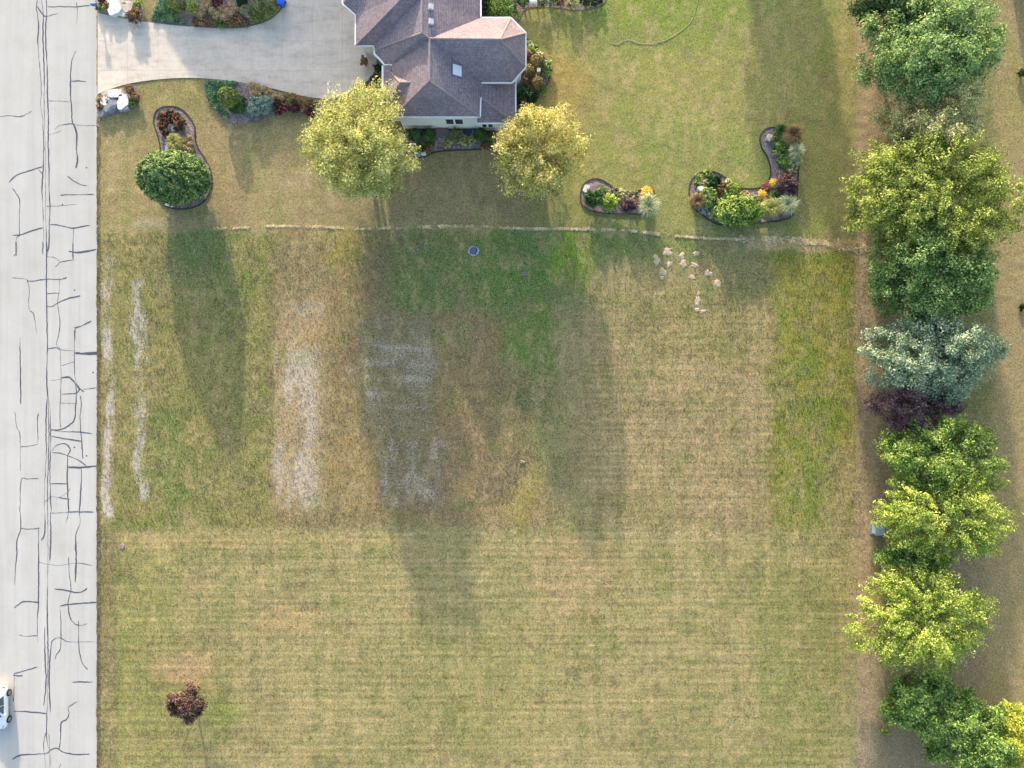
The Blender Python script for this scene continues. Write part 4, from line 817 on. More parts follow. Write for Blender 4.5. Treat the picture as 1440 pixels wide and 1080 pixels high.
# -- kidney bed
GR = 'red roses at the tip of the kidney bed'
for x, y, r in ((229, 165, 6), (239, 161, 6), (228, 178, 6), (233, 188, 5), (249, 165, 5.5), (256, 172, 5.5), (250, 180, 5), (238, 170, 5)): plant('loose', x, y, r, .75, 'dark_green', 'red flowering rose bush at the tip of the kidney shaped bed', 'rose_bush', 'rose bush', GR, flower='red_flower')
plant('grass', 247, 201, 12, .95, 'straw_blade', 'yellow-green grass clump beside five tan chrysanthemums', dens=1.5)
for x, y in ((267, 194), (262, 199), (268, 203), (262, 207), (268, 211)): plant('heads', x, y, 4, .4, 'tan', 'round tan chrysanthemum between the grass clump and bed edging', 'chrysanthemum', 'flower', 'tan chrysanthemums in the kidney bed', dens=1.4)
rock('stone_slab', 243, 176, .35, 1.3, .14, 'stone_white', 'narrow white stone among the red roses', rz=.1); rock('stone_slab', 235, 212, .3, 1.2, .14, 'stone_white', 'narrow white stone beside the yellow-green grass clump', rz=-.1); rock('stone_slab', 238, 288, .9, .35, .12, 'stone_white', 'white stone at the shaded foot of the oval evergreen', rz=-.3)
# -- teardrop bed by the driveway
cover([(288, 115), (330, 115), (338, 118), (330, 124), (312, 132), (312, 150), (322, 160), (320, 168), (306, 158), (293, 140)], .3, 'juniper', 'green spreading juniper at the round end of the teardrop bed')
plant('dome', 321, 137, 15, 1.9, 'topiary', 'large clipped green ball shrub in the teardrop bed', dens=1.2); plant('dome', 335, 147, 15, .6, 'topiary_dark', 'low dark green mound at the foot of the clipped ball in teardrop bed', ry=13)
plant('loose', 357, 151, 10, 1.0, 'spruce', 'paler of two blue-grey dwarf spruces', 'dwarf_spruce', dens=2.2, ry=13, leaf=.1); plant('loose', 371, 148, 11, 1.0, 'spruce', 'bluer of two dwarf spruces, beside the tan perennials', 'dwarf_spruce', dens=2.2, ry=12, leaf=.1)
GTP = 'tan perennials along the south driveway edge'
for x, y, r in ((355, 121, 5), (363, 124, 5), (371, 126, 5), (358, 132, 5), (365, 133, 5), (379, 131, 6), (387, 135, 6), (382, 142, 5), (395, 138, 6), (404, 136, 5), (412, 138, 6), (421, 141, 5), (430, 143, 5)): plant('heads', x, y, r, .5, 'tan' if x < 400 else 'brown_blade', 'tan flower heads at the driveway edge of the teardrop bed', None, None, GTP, dens=1.2)
for x, y, r, m, f, l in ((390, 146, 6, 'maroon', None, 'maroon bush next to the blue-grey spruces'), (401, 152, 7, 'maroon', 'pink_flower', 'bush with pink-red flowers in the teardrop bed'), (391, 157, 6, 'maroon', None, 'small maroon plant at the lawn edge beside the spruces'), (415, 151, 8, 'maroon', None, 'maroon bush between the pink flowers and the birch'), (428, 152, 8, 'rust', None, 'rusty bush close to the large birch'), (438, 160, 7, 'maroon', None, 'maroon bush under the large birch crown'), (440, 146, 6, 'rust', None, 'rusty bush at the tapered end of the teardrop bed'), (408, 144, 5, 'leaf_green', None, 'green bush amid tan flower heads of the teardrop bed')): plant('loose', x, y, r, .7, m, l, flower=f)
# -- island bed north of the driveway
cover([(215, 32), (217, 15), (226, 0), (236, -8), (245, 4), (246, 20), (262, 30), (266, 35), (235, 32)], .3, 'juniper', 'green spreading juniper on the driveway island')
plant('dome', 249, 7, 13, 1.3, 'topiary', 'round olive green clipped shrub beside the island juniper'); plant('dome', 271, 6, 7, 1.3, 'lime', 'bright lime columnar shrub on the driveway island', ry=13, dens=1.4)
GI = 'tan perennials on the driveway island'
for i, (x, y, r) in enumerate(((287, 14, 7), (294, 8, 6), (282, 22, 5), (300, 16, 6), (306, 22, 6), (312, 12, 6), (320, 18, 6), (327, 8, 6), (316, 25, 5), (289, 3, 6), (325, 20, 5), (331, 14, 5))): plant('heads', x, y, r, .6, 'tan', 'tan feathery perennial in the middle of the driveway island', None, None, GI, dens=1.3)
for i, (x, y, r) in enumerate(((276, 31, 6), (286, 31, 6), (298, 32, 6), (325, 32, 6), (333, 24, 5), (337, 31, 5), (345, 32, 4))): plant('loose', x, y, r, .55, 'brown_blade' if i % 2 else 'rust', 'brown faded plant at the driveway edge of the island bed', 'perennial', 'perennial', 'faded plants on the edge of the island bed')
plant('loose', 306, 4, 8, .8, 'maroon', 'purple-brown bush among the tan perennials of the island', flower='pink_flower'); plant('loose', 312, 34, 6, .4, 'leaf_green', 'small green plant at the curb among faded brown plants'); plant('dome', 346, 16, 9, .9, 'gray_green', 'grey-green ball shrub on the island bed'); plant('loose', 340, 3, 8, .7, 'dark_green', 'dark green bush behind the grey-green ball'); plant('dome', 373, 7, 18, 1.7, 'topiary', 'largest round green shrub of the island, next to the blue bin', ry=19); plant('loose', 362, 26, 8, .5, 'leaf_green', 'low green plant in front of the largest island shrub')
# -- boulder beds
for x, y, w, d, h, m, l, rz in ((163, 13, 1.4, 1.3, .5, 'stone_white', 'bright white boulder at the driveway mouth', .4), (156, 3, .6, 1.6, .4, 'stone_white', 'long white boulder near the mailbox', .5), (170, 3, 1.2, 1.0, .35, 'stone_tan', 'greyish tan boulder behind the white boulders', .1), (178, 10, 1.4, 1.2, .35, 'stone_tan', 'pale tan boulder beside the rusty bush', -.3), (172, 19, 1.0, .6, .3, 'stone_white', 'low white boulder on the driveway edge', -.3),
 (152, 133, 1.0, .7, .35, 'stone_tan', 'tan boulder beside the driveway south edge', .3), (164, 133, 1.4, .8, .45, 'stone_white', 'white boulder on the south side of the driveway', .1), (150, 143, .7, 1.0, .4, 'stone_white', 'upright white stone by the road edge', -.5), (158, 149, 1.6, 1.0, .4, 'stone_grey', 'dark grey slab boulder by the road', .6), (175, 145, 1.2, 1.5, .45, 'stone_white', 'large pale boulder with grey top on the lawn side', .2), (174, 151, 1.1, .9, .4, 'stone_grey', 'grey boulder in front of the large pale boulder', .3), (147, 157, 1.3, .7, .3, 'stone_grey', 'flat grey stone at the road corner of the lawn', .7)): rock('boulder', x, y, w, d, h, m, l, 'boulder', None, rz)
plant('loose', 191, 22, 10, .9, 'rust', 'rusty brown bush at the driveway edge by the boulders', leaf=.12); plant('loose', 195, 5, 7, .8, 'lime', 'lime green bush behind the rusty bush'); plant('loose', 149, 9, 6, .6, 'leaf_green', 'red flowering plant beside the mailbox post', flower='red_flower'); plant('loose', 139.5, 11, 4, .5, 'gray_green', 'small grey-green plant at the mailbox'); plant('loose', 145, 0, 6, .6, 'maroon', 'maroon plant behind the mailbox')
plant('loose', 183, 126, 7, .7, 'rust', 'rusty bush south of the driveway beside white boulders'); plant('loose', 190, 136, 7, .7, 'brown_blade', 'brown bush at the lawn side of the south boulders'); plant('loose', 152, 138, 5, .45, 'tan', 'tan plant amid the south boulders'); plant('loose', 142, 152, 5, .45, 'rust', 'rusty tuft at the road edge near grey stones'); plant('loose', 141, 142, 4, .45, 'brown_blade', 'brown tuft at the corner of road and driveway'); plant('loose', 186, 145, 6, .4, 'leaf_green', 'green tuft behind the large pale boulder')
# -- house beds
for x, l in ((584, 'dark green ball shrub half under the large birch, by the house wall'), (603, 'green ball shrub next to the brown covered window well'), (676, 'green ball shrub next to the open window well')): plant('dome', x, 190, 9.5, 1.1, 'topiary_dark', l, dens=1.3)
plant('dome', 639.5, 190, 5, 1.1, 'topiary', 'narrow upright yellow-green shrub between the two window wells', ry=10); plant('dome', 690, 192, 8, 1.0, 'topiary_dark', 'dark green ball shrub half under the golden birch')
for x, y, l in ((651, 197, 'yellowish low plant beside the upright shrub'), (663, 198, 'yellowish low plant below the open window well'), (628, 201, 'olive low plant below the covered window well')): plant('loose', x, y, 7, .45, 'olive_pale', l)
for x, y, m, l in ((590, 208, 'leaf_green', 'green low plant by the grey paving stones'), (605, 203, 'rust', 'rusty low plant under the green ball shrub'), (600, 212, 'brown_blade', 'brown low plant near the white stone'), (683, 205, 'brown_blade', 'brown low plant near the golden birch')): plant('loose', x, y, 6, .35, m, l)
rock('stone', 596, 216, .45, .4, .3, 'stone_white', 'small white stone at the bed edging near the large birch'); rock('stone', 603, 213.5, .25, .25, .18, 'stone_tan', 'small tan stone inside the foundation bed'); rock('stone', 686, 208, .25, .3, .2, 'stone_tan', 'small tan stone near the golden birch')
for i, (x, y) in enumerate(((582, 202), (585, 210), (588, 217))): rock('paving_stone', x, y, .75, .6, .06, 'stone_grey', ('grey paving stone nearest the house wall', 'middle grey paving stone by the foundation bed', 'grey paving stone beside the white stone')[i], 'paving stone', None, .4 * i, .09)
for x, y, r, h, l in ((755, 87, 10.5, 1.2, 'bronze ball shrub touching the lawn edge of the corner bed'), (744, 100, 9.5, 1.2, 'bronze ball shrub under the bay roof'), (756, 117, 9.5, 1.2, 'bronze ball shrub beside the pale garden post'), (743, 77, 6, .9, 'small rusty ball shrub beside the hostas')): plant('dome', x, y, r, h, 'bronze_topiary' if r > 7 else 'rust', l, dens=1.3)
for i, (x, y) in enumerate(((741, 63), (746, 66), (751, 70), (754, 75), (742, 70), (758, 78))): plant('loose', x, y, 5, .4, 'cream' if i % 2 else 'lime', 'pale yellow-green hosta along the corner bed edge', 'hosta', 'hosta', 'hostas at the corner bay')
plant('loose', 769, 98, 8, .6, 'mid_green', 'leafy green plant at the outer curve of the corner bed', ry=12); plant('loose', 735, 129, 9, .9, 'topiary_dark', 'bright green bush against the bay window wall', dens=1.4); plant('loose', 748, 137, 9, .8, 'dark_green', 'dark green bush between the ball shrubs and the golden birch'); plant('loose', 763, 126, 7, .6, 'leaf_green', 'low green plant south of the bronze ball shrubs'); plant('loose', 741, 118, 5, .7, 'rust', 'small rusty plant by the bay window wall'); plant('loose', 728, 142, 7, .8, 'dark_green', 'dark shrub under the lower roof eave')
bm = bmesh.new(); bx(bm, -.14, .14, -.14, .14, 0, 1.0, .02); bx(bm, -.18, .18, -.18, .18, 1.0, 1.06, .015); b = P(757, 105); tag(bm_obj('garden_post', bm, M['stone_tan'], None, (b.x, b.y, .08)), 'short pale square post between the bronze ball shrubs', 'post')
plant('loose', 704, 14, 20, 1.9, 'leaf_green', 'large loose green shrub behind the bay roof', dens=1.2, ry=16); plant('loose', 682, 8, 12, 1.8, 'dark_green', 'dark green shrub in the roof corner behind the house', ry=18); plant('loose', 728, 22, 5, .7, 'lime', 'small lime bush beside the large loose shrub'); plant('loose', 722, 3, 9, 1.0, 'gray_green', 'grey-green bush behind the lime bush'); plant('dome', 736, 2, 8, 1.0, 'topiary_dark', 'green ball shrub on the house side of the white bench'); plant('dome', 763, 3, 7, 1.0, 'topiary_dark', 'green ball shrub on the lawn side of the white bench'); plant('loose', 778, -2, 6, .7, 'leaf_green', 'green bush beside the white box'); plant('loose', 788, 3, 6, .6, 'rust', 'rusty plant beyond the white box'); plant('loose', 804, 4, 9, .9, 'olive_pale', 'yellow-green bush at the lawn side of the long bed', dens=1.4)
for x, y in ((822, 2), (833, 3), (843, -2)): plant('loose', x, y, 7, .6, 'dark_green', 'dark low bush at the lawn end of the long bed', None, None, 'dark bushes at the end of the long bed')
plant('loose', 513, 87, 5.5, 1.1, 'rust', 'orange-green potted tree on the front walk', 'potted_plant', 'plant'); 
for x, y, r, h, m, l in ((532, 96, 6, .9, 'dark_green', 'dark green shrub at the entry corner'), (529, 112, 8, .8, 'dark_green', 'dark green shrub along the walk below the entry'), (534, 128, 7, .8, 'leaf_green', 'green shrub by the front wall'), (528, 142, 9, .9, 'dark_green', 'dark shrub partly under the large birch'), (545, 158, 9, 1.0, 'maroon', 'maroon bush at the front wall corner beneath the birch'), (519, 122, 5, .5, 'brown_blade', 'brown plant at the end of the front walk')): plant('loose', x, y, r, h, m, l)
# -- small lawn bed
plant('loose', 835, 281, 13, 1.5, 'topiary_dark', 'dark feathery green bush in the small lawn bed', dens=1.4, ry=11); plant('loose', 857, 284, 13, 1.3, 'lime', 'bright lime bush in the small lawn bed', dens=1.6, ry=10); plant('loose', 847, 269, 7, .4, 'mid_green', 'low green hosta behind the feathery bush'); plant('loose', 862, 271, 7, .4, 'gray_green', 'pale low plant behind the lime bush'); plant('loose', 874, 273, 6, .4, 'cream', 'cream edged low plant in the small lawn bed'); plant('loose', 886, 288, 12, 1.5, 'purple', 'dark purple bush next to the cream grass', dens=1.6, ry=10); plant('loose', 891, 275, 8, .4, 'gray_green', 'grey-green low plant behind the purple bush'); plant('heads', 909, 271, 7.5, .7, 'yellow_flower', 'bright yellow flower mound above the cream grass', dens=2.2, leaf=.12); plant('grass', 911, 290, 16, 1.4, 'cream', 'cream striped fountain grass at the end of the small bed', dens=2.4)
rock('stone', 824, 266, .55, .75, .3, 'stone_white', 'white stone on the small lawn bed', rz=-.4)
# -- hook shaped bed
for st, x, y, r, h, m, l, k in (('grass', 1097, 184, 9, 1.2, 'topiary_dark', 'dark green spiky clump at the tip of the hook bed', {}), ('grass', 1114, 191, 14, 1.5, 'brown_blade', 'brown fountain grass at the tip of the hook bed', {'dens': 2.0}), ('grass', 1118, 214, 12, 1.3, 'cream', 'cream green grass below the brown fountain grass', {'dens': 1.6}), ('loose', 1090, 195, 6, .6, 'leaf_green', 'green plant beside the pale stone of the hook bed', {}), ('loose', 1097, 208, 10, .8, 'leaf_green', 'leafy green plant at the inner stem of the hook bed', {}), ('loose', 1103, 226, 11, .9, 'leaf_green', 'larger leafy green plant half way down the hook bed', {}), ('loose', 1117, 226, 9, .9, 'cream', 'variegated pale bush below the cream green grass', {}), ('loose', 1113, 240, 8, .7, 'olive_pale', 'yellowish bush above the purple bush of the hook bed', {}), ('loose', 1100, 245, 5, .4, 'tan', 'tan low plant beside the purple bush of the hook bed', {}), ('loose', 1107, 261, 14, 1.5, 'purple', 'large dark purple bush in the bend of the hook bed', {'dens': 1.6}), ('heads', 1087, 258, 6, .5, 'yellow_flower', 'yellow flower mound beside the large purple bush', {'dens': 1.6}), ('loose', 1077, 265, 7, .5, 'rust', 'reddish rust plant between the yellow flower mounds', {'flower': 'red_flower'}), ('heads', 1072, 273, 6, .5, 'yellow_flower', 'yellow flower mound beside the rust plant', {'dens': 1.5}), ('grass', 1090, 278, 10, .8, 'topiary_dark', 'green grassy clump between the flowers and pale grasses', {'dens': 1.4}), ('grass', 1083, 293, 14, 1.2, 'straw_blade', 'yellowish fountain grass beside the big hydrangea', {'dens': 2.0}), ('grass', 1106, 289, 15, 1.3, 'cream', 'pale fountain grass at the outer bend of the hook bed', {'dens': 2.2}), ('grass', 979, 284, 12, 1.2, 'brown_blade', 'brown grass at the round end of the hook bed', {'dens': 1.8}), ('loose', 996, 278, 12, 1.2, 'mid_green', 'blue-green bush between brown grass and hydrangea', {'dens': 1.4}), ('loose', 983, 250, 5, .4, 'lime', 'small lime plant at the round end of the hook bed', {}), ('loose', 980, 259, 4, .35, 'leaf_green', 'small green plant by the white stone of the hook bed', {}), ('loose', 990, 258, 5, .4, 'olive_pale', 'pale olive plant at the round end of the hook bed', {}), ('loose', 1004, 255, 10, .6, 'dark_green', 'dark green clump along the inner edging', {}), ('loose', 995, 245, 6, .4, 'leaf_green', 'low green plant at the inner edging', {}), ('loose', 1014, 266, 9, .6, 'rust', 'rusty plant between dark green clump and lime plant', {}), ('loose', 1024, 259, 7, .5, 'olive_pale', 'olive plant behind the lime plant', {}), ('loose', 1034, 266, 8, .6, 'lime', 'lime plant at the inner bend of the hook bed', {'dens': 1.5}), ('loose', 1024, 275, 9, .7, 'leaf_green', 'green plant behind the hydrangea', {}), ('loose', 1048, 275, 7, .5, 'tan', 'tan plant behind the hydrangea', {}), ('loose', 1062, 281, 7, .5, 'gray_green', 'grey-green plant beside the hydrangea', {}), ('loose', 990, 294, 9, .7, 'spruce', 'blue-grey plant at the shaded side of hydrangea', {})): plant(st, x, y, r, h, m, l, **k)
plant('loose', 1038, 297, 33, 1.6, 'light_green', 'big light green hydrangea in the hook bed', 'hydrangea', 'shrub', dens=1.5, ry=15.5, leaf=.19)
rock('stone', 984, 266, .6, .5, .35, 'stone_white', 'white stone at the round end of the hook bed'); rock('stone', 1081, 194, .5, .65, .3, 'stone_tan', 'pale stone at the tip of the hook bed', rz=-.4); rock('stone', 1098, 285, .5, .4, .4, 'stone_white', 'pale stone between the two pale fountain grasses')

# ------------------------------------------------------------------ things on the lawns
md = matte('dry_soil', alb(222, 198, 168), .22, 3, .95, .05, .8, 12)
def mound(px, py, w, d, label, mat, group, h=.16, rz=0):
    pseed[0] += 1; rs = np.random.RandomState(pseed[0]); bm = bmesh.new(); rings = []; nseg = 18; ph = rs.rand(3) * 6
    for k, zz in ((1.0, -.03), (.8, h * .45), (.5, h * .85), (.18, h)):
        rings.append([bm.verts.new((math.cos(a) * w / 2 * k * (1 + .22 * math.sin(3 * a + ph[0]) + .2 * math.sin(5 * a + ph[1]) + rs.normal() * .13), math.sin(a) * d / 2 * k * (1 + .2 * math.sin(2 * a + ph[2]) + rs.normal() * .13), zz * rs.uniform(.7, 1.2))) for a in [6.2832 * i / nseg for i in range(nseg)]])
    for a, b in zip(rings, rings[1:]):
        for i in range(nseg): bm.faces.new((a[i], a[(i + 1) % nseg], b[(i + 1) % nseg], b[i]))
    bm.faces.new(rings[-1]); b = P(px, py); o = bm_obj('soil_mound', bm, mat, None, (b.x, b.y, .03), True); o.rotation_euler[2] = rz; return tag(o, label, 'soil mound', group)
for x, y, w, d, rz in ((923, 366, .75, 1.1, 0), (939, 355, 1.0, .9, .3), (941, 372, .5, .75, -.6), (932, 382, .75, .95, .4), (931, 391, .45, .4, 0), (959, 360, .6, .8, .2), (961, 371, .65, .95, 0), (976, 373, .8, .65, 0), (978, 357, .7, .6, .6), (973, 390, .75, .5, -.2), (996, 384, .7, 1.0, .8), (1009, 399, .85, .9, 0), (982, 413, .35, .5, 0), (981, 424, .6, 1.1, -.2), (980, 436, .5, .6, .5), (988, 438, .6, .45, .4)): mound(x, y, w, d, 'pale dry soil mound in the cluster below the mowing line', md, 'pale soil mounds on the lot', .04, rz)
ms = matte('brown_soil', alb(176, 150, 136), .3, 5, .95, .05, .8, 14)
for x, y, l in ((320, 361, 'small pinkish soil mound beside the long evergreen shadow'), (587, 349, 'small soil mound between the drain and the large birch shadow'), (738, 385, 'small grey soil mound in the green grass south of drain'), (787, 335, 'tiny pale soil mound under the mowing line'), (735, 650, 'lone pale soil mound at the edge of the brown patch')): mound(x, y, .55, .5, l, ms, None, .1)
# drain: ring of blue-grey stones round a dark grate
t = thing('yard_drain', P(666, 353) + Vector((0, 0, .03)), 'round yard drain with blue-grey stones below the mowing line', 'drain'); bm = bmesh.new(); bmesh.ops.create_cone(bm, cap_ends=True, segments=16, radius1=.34, radius2=.28, depth=.16, matrix=__import__('mathutils').Matrix.Translation((0, 0, .06))); bm_obj('grate', bm, matte('grate_blue', (.10, .11, .19), .3, 9, .5, .4, .8, 18), t)
rs = np.random.RandomState(77); sm = matte('drain_stone', (.36, .37, .46), .3, 4, .8, .2, .5, 9)
for i in range(13):
    a = i / 13 * 6.283; bm = bmesh.new(); bmesh.ops.create_icosphere(bm, subdivisions=1, radius=rs.uniform(.09, .15))
    for v in bm.verts: v.co.z *= .7; v.co.x *= rs.uniform(.8, 1.2)
    bm_obj('stone', bm, sm, t, (math.cos(a) * .46, math.sin(a) * .44, .04))
bm = bmesh.new(); bmesh.ops.create_cone(bm, cap_ends=True, segments=16, radius1=.26, radius2=.24, depth=.08); tag(bm_obj('valve_cover', bm, matte('cover_red', (.30, .20, .20), .3, 5, .7, .2, .4, 15), None, P(172, 768) + Vector((0, 0, .07))), 'small round reddish valve cover near the road verge', 'valve cover')
# garden hose on the back lawn
bm = bmesh.new(); hp = smooth_open([(857, 60), (868, 63), (876, 58), (886, 57), (896, 61), (908, 62), (925, 60), (942, 54), (960, 42), (972, 30), (978, 14), (981, 0), (982, -15), (990, -40)], 6); tube(bm, [P(x, y) + Vector((0, 0, .075)) for x, y in hp], [.017] * len(hp), 6)
tag(bm_obj('garden_hose', bm, matte('hose_grey_green', (.36, .36, .25), .15, 3, .5, .3), None, None, True), 'pale garden hose curving over the back lawn', 'hose')
# utility box
t = thing('utility_box', P(1231, 742) + Vector((0, 0, .03)), 'pale blue-green utility box on a pad beside the tree row', 'utility box', None, 0); um = matte('box_green', (.20, .32, .36), .12, 2, .5, .4)
bm = bmesh.new(); bx(bm, -.58, .58, -.68, .68, 0, .1, .02); bm_obj('pad', bm, M['stone_grey'], t); bm = bmesh.new(); bx(bm, -.44, .44, -.56, .56, .1, .85, .03); bm_obj('cabinet', bm, um, t)
bm = bmesh.new(); bx(bm, -.49, .49, -.6, .6, .85, .93, .03); bm_obj('lid', bm, matte('box_lid', (.26, .38, .43), .12, 2, .45, .4), t); bm = bmesh.new(); bx(bm, -.46, -.441, -.45, .45, .2, .8); bm_obj('door', bm, matte('box_door', (.42, .50, .52), .1, 2, .45, .4), t)
plant('loose', 1245, 1028, 6, .6, 'light_green', 'tiny green sapling on bare ground west of the dark green trees', 'sapling', 'sapling')
plant('loose', 1437, 103, 5, .6, 'dark_green', 'small dark bush on the neighbouring lawn'); plant('loose', 1437, 432, 4, .3, 'dark_green', 'dark weed on the neighbouring lawn')
# bench and white box in the long bed
t = thing('garden_bench', P(748.5, 5) + Vector((0, 0, .08)), 'white slatted bench between two ball shrubs', 'bench')
for i in range(3): bm = bmesh.new(); bx(bm, -.5, .5, -.27 + .18 * i, -.11 + .18 * i, .42, .46, .008); bm_obj('seat_slat', bm, M['white_paint'], t)
for i in range(3): bm = bmesh.new(); bx(bm, -.5, .5, .30, .34, .55 + .14 * i, .66 + .14 * i, .008); bm_obj('back_slat', bm, M['white_paint'], t)
for x in (-.45, .45):
    for y in (-.22, .27): bm = bmesh.new(); bx(bm, x - .035, x + .035, y - .035, y + .035, 0, .42 if y < 0 else .95); bm_obj('leg', bm, M['white_paint'], t)
bm = bmesh.new(); bx(bm, -.16, .16, -.16, .16, 0, .5, .02); bx(bm, -.2, .2, -.2, .2, .5, .56, .02); b = P(773, 1.5); tag(bm_obj('planter_box', bm, M['white_paint'], None, (b.x, b.y, .08)), 'white square planter box beyond the bench', 'planter')
# pot under the potted tree
b = P(513, 87, .6); bm = bmesh.new(); bmesh.ops.create_cone(bm, cap_ends=True, segments=14, radius1=.16, radius2=.24, depth=.4); tag(bm_obj('plant_pot', bm, matte('pot_clay', (.30, .18, .12), .2, 4, .8, .2), None, (b.x, b.y, .3)), 'dark clay pot on the front walk', 'plant pot')
# mailbox
t = thing('mailbox', P(141.5, 15) + Vector((0, 0, .05)), 'blue mailbox on a dark post at the driveway mouth', 'mailbox'); bm = bmesh.new(); bx(bm, -.06, .06, -.06, .06, 0, 1.0, .01); bm_obj('post', bm, M['edging'], t); bm = bmesh.new(); bx(bm, -.26, .26, -.12, .12, 1.0, 1.16)
for k in range(6): a0, a1 = math.pi * k / 6, math.pi * (k + 1) / 6; vs = [bm.verts.new((x, .12 * math.cos(a), 1.16 + .12 * math.sin(a))) for x in (-.26, .26) for a in (a0, a1)]; bm.faces.new((vs[0], vs[1], vs[3], vs[2]))
bm_obj('box', bm, matte('mailbox_blue', (.05, .12, .32), .1, 2, .35, .5), t)
# bin
t = thing('recycling_bin', P(399, 8) + Vector((0, 0, .1)), 'glossy blue wheeled bin on the driveway beside the largest island shrub', 'bin'); bl = matte('bin_blue', (.012, .11, .62), .1, 2, .28, .5); bm = bmesh.new()
rr = [[bm.verts.new((x * w, y * d, z)) for x, y in ((-1, -1), (1, -1), (1, 1), (-1, 1))] for z, w, d in ((.08, .24, .30), (.95, .33, .40))]
for i in range(4): bm.faces.new((rr[0][i], rr[0][(i + 1) % 4], rr[1][(i + 1) % 4], rr[1][i]))
bm.faces.new(rr[0][::-1]); bm.faces.new(rr[1]); bmesh.ops.bevel(bm, geom=bm.edges[:], offset=.05, segments=3, affect='EDGES'); bm_obj('body', bm, bl, t, None, True)
bm = bmesh.new(); bx(bm, -.36, .36, -.43, .43, .95, 1.04, .05); bm_obj('lid', bm, bl, t, None, True)
for x in (-.27, .27): bm = bmesh.new(); bmesh.ops.create_cone(bm, cap_ends=True, segments=14, radius1=.1, radius2=.1, depth=.06, matrix=__import__('mathutils').Matrix.Translation((x, .26, .1)) @ __import__('mathutils').Matrix.Rotation(R(90), 4, 'Y')); bm_obj('wheel', bm, M['edging'], t)
# neighbour's building at the corner
t = thing('neighbour_shed', P(1452, -24) * Vector((1, 1, 0)), 'building with a blue-grey roof at the neighbouring lawn corner', 'building') if False else thing('outbuilding', Vector((P(1440, -20).x, P(1440, -20).y, 0)), 'blue-grey roofed building beyond the neighbouring lawn', 'building')
bm = bmesh.new(); bx(bm, -1.6, 8, 1.4, 9, 0, 2.7); bm_obj('wall', bm, M['siding'], t); bm = bmesh.new(); v = [bm.verts.new(p) for p in ((-2.0, .9, 2.7), (8.4, .9, 2.7), (8.4, 9.5, 2.7), (-2.0, 9.5, 2.7), (-2.0, 5.2, 4.6), (8.4, 5.2, 4.6))]
for f in ((0, 1, 5, 4), (2, 3, 4, 5), (1, 2, 5), (3, 0, 4), (3, 2, 1, 0)): bm.faces.new([v[i] for i in f])
bm_obj('roof', bm, matte('roof_blue_grey', (.23, .26, .34), .2, 4, .8, .2), t)

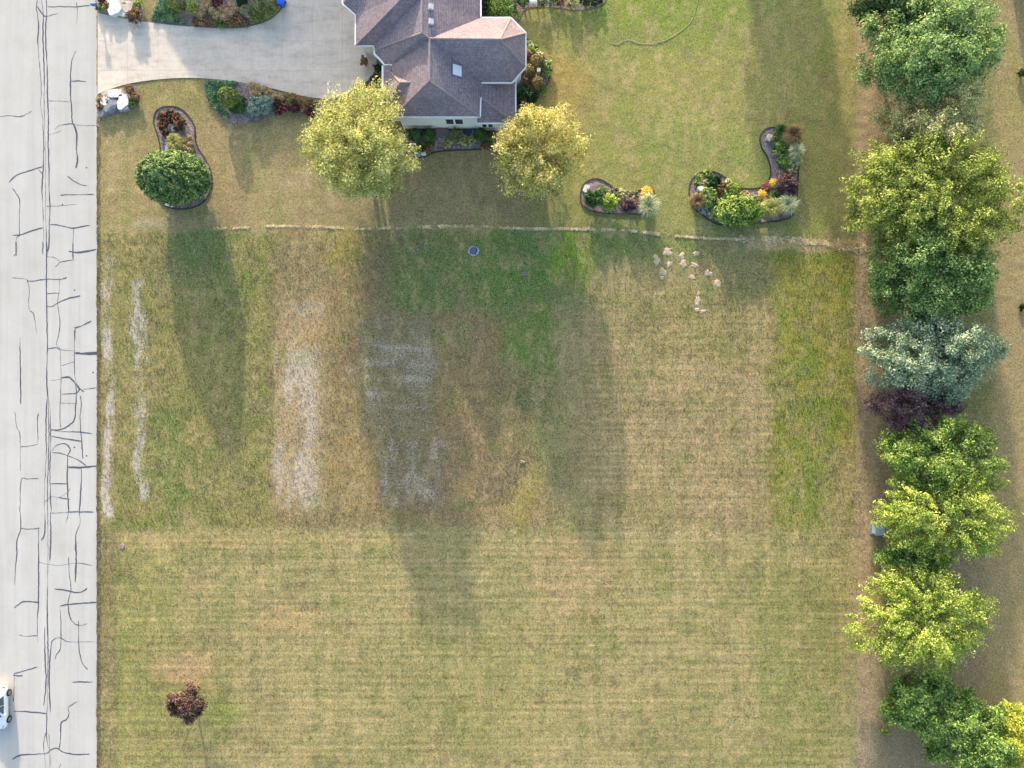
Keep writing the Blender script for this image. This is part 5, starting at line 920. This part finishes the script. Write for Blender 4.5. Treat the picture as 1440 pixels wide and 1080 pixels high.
# ------------------------------------------------------------------ car
def car(loc):
    t = thing('parked_car', loc, 'white hatchback standing on the pale road', 'car'); paint = matte('car_white', (.78, .78, .80), .02, 1, .25, .5); glass = M['glass']; dark = matte('tyre_rubber', (.02, .02, .022), .2, 6, .85, .2)
    # stations along the length (front at -y): y, half width, bottom, shoulder height, roof half width, roof height
    st = [(-2.15, .55, .35, .62, .40, .66), (-2.0, .78, .22, .72, .60, .78), (-1.4, .88, .18, .82, .70, .92), (-.85, .89, .18, .90, .70, .97), (-.1, .89, .18, .93, .60, 1.42), (.7, .89, .18, .95, .60, 1.46), (1.45, .88, .20, .96, .58, 1.36), (1.95, .82, .26, .94, .60, 1.02), (2.12, .62, .40, .82, .46, .88)]
    bm = bmesh.new(); rings = []
    for y, w, b, s, rw, rh in st:
        half = [(w * .86, b), (w * .99, b + (s - b) * .35), (w, b + (s - b) * .7), (w * .96, s), (rw, rh - .04), (rw * .7, rh), (0, rh + .015)]
        rings.append([bm.verts.new((x, y, z)) for x, z in half] + [bm.verts.new((-x, y, z)) for x, z in half[-2::-1]])
    for a, c in zip(rings, rings[1:]):
        for i in range(len(a) - 1): bm.faces.new((a[i], a[i + 1], c[i + 1], c[i]))
        bm.faces.new((a[-1], a[0], c[0], c[-1]))
    bm.faces.new(rings[0][::-1]); bm.faces.new(rings[-1]); bm.faces.ensure_lookup_table(); bmesh.ops.recalc_face_normals(bm, faces=bm.faces)
    body = bm_obj('body', bm, paint, t, None, True)
    def quad(name, pts, mat, off=.012):
        bm = bmesh.new(); p = [Vector(q) for q in pts]; n = (p[1] - p[0]).cross(p[2] - p[0]).normalized(); c = sum(p, Vector()) / len(p)
        if n.dot(c - Vector((0, c.y * .6, .6))) < 0: n = -n
        v = [bm.verts.new(q + n * off) for q in p]; w = [bm.verts.new(q - n * .01) for q in p]; bm.faces.new(v); bm.faces.new(w[::-1])
        for i in range(len(p)): bm.faces.new((w[i], w[(i + 1) % len(p)], v[(i + 1) % len(p)], v[i]))
        bm_obj(name, bm, mat, t)
    quad('windscreen', [(-.66, -.80, 1.00), (.66, -.80, 1.00), (.54, -.16, 1.40), (-.54, -.16, 1.40)], glass, .03); quad('rear_window', [(-.56, 1.90, 1.06), (.56, 1.90, 1.06), (.50, 1.52, 1.32), (-.50, 1.52, 1.32)], glass, .03)
    for s in (-1, 1):
        quad('side_window', [(s * .84, -.55, 1.0), (s * .86, .32, 1.0), (s * .62, .32, 1.39), (s * .62, -.05, 1.37)], glass, .03); quad('side_window', [(s * .86, .42, 1.0), (s * .82, 1.3, 1.0), (s * .62, 1.1, 1.36), (s * .62, .42, 1.39)], glass, .03)
        quad('headlight', [(s * .52, -2.02, .76), (s * .74, -1.94, .74), (s * .78, -1.70, .82), (s * .60, -1.82, .84)], matte('lamp_glass', (.5, .52, .55), .1, 2, .1, .6), .02); quad('tail_light', [(s * .80, 2.02, .72), (s * .80, 2.0, .92), (s * .58, 2.09, .92), (s * .58, 2.1, .72)], matte('tail_red', (.4, .02, .02), .1, 2, .2, .5), .02)
        bm = bmesh.new(); bx(bm, min(s * .88, s * 1.04), max(s * .88, s * 1.04), -.62, -.48, .96, 1.08, .03); bm_obj('wing_mirror', bm, paint, t)
        for y in (-1.32, 1.32):
            MX = __import__('mathutils').Matrix; bm = bmesh.new(); bmesh.ops.create_cone(bm, cap_ends=True, segments=24, radius1=.33, radius2=.33, depth=.22, matrix=MX.Translation((s * .84, y, .33)) @ MX.Rotation(R(90), 4, 'Y')); w = bm_obj('wheel', bm, dark, t)
            bm = bmesh.new(); bmesh.ops.create_cone(bm, cap_ends=True, segments=18, radius1=.21, radius2=.21, depth=.03, matrix=MX.Translation((s * .957, y, .33)) @ MX.Rotation(R(90), 4, 'Y')); bm_obj('rim', bm, matte('rim_silver', (.3, .3, .32), .1, 2, .35, .5, metal=.6), w)
car(P(3.5, 990.5) + Vector((0, 0, .021)))
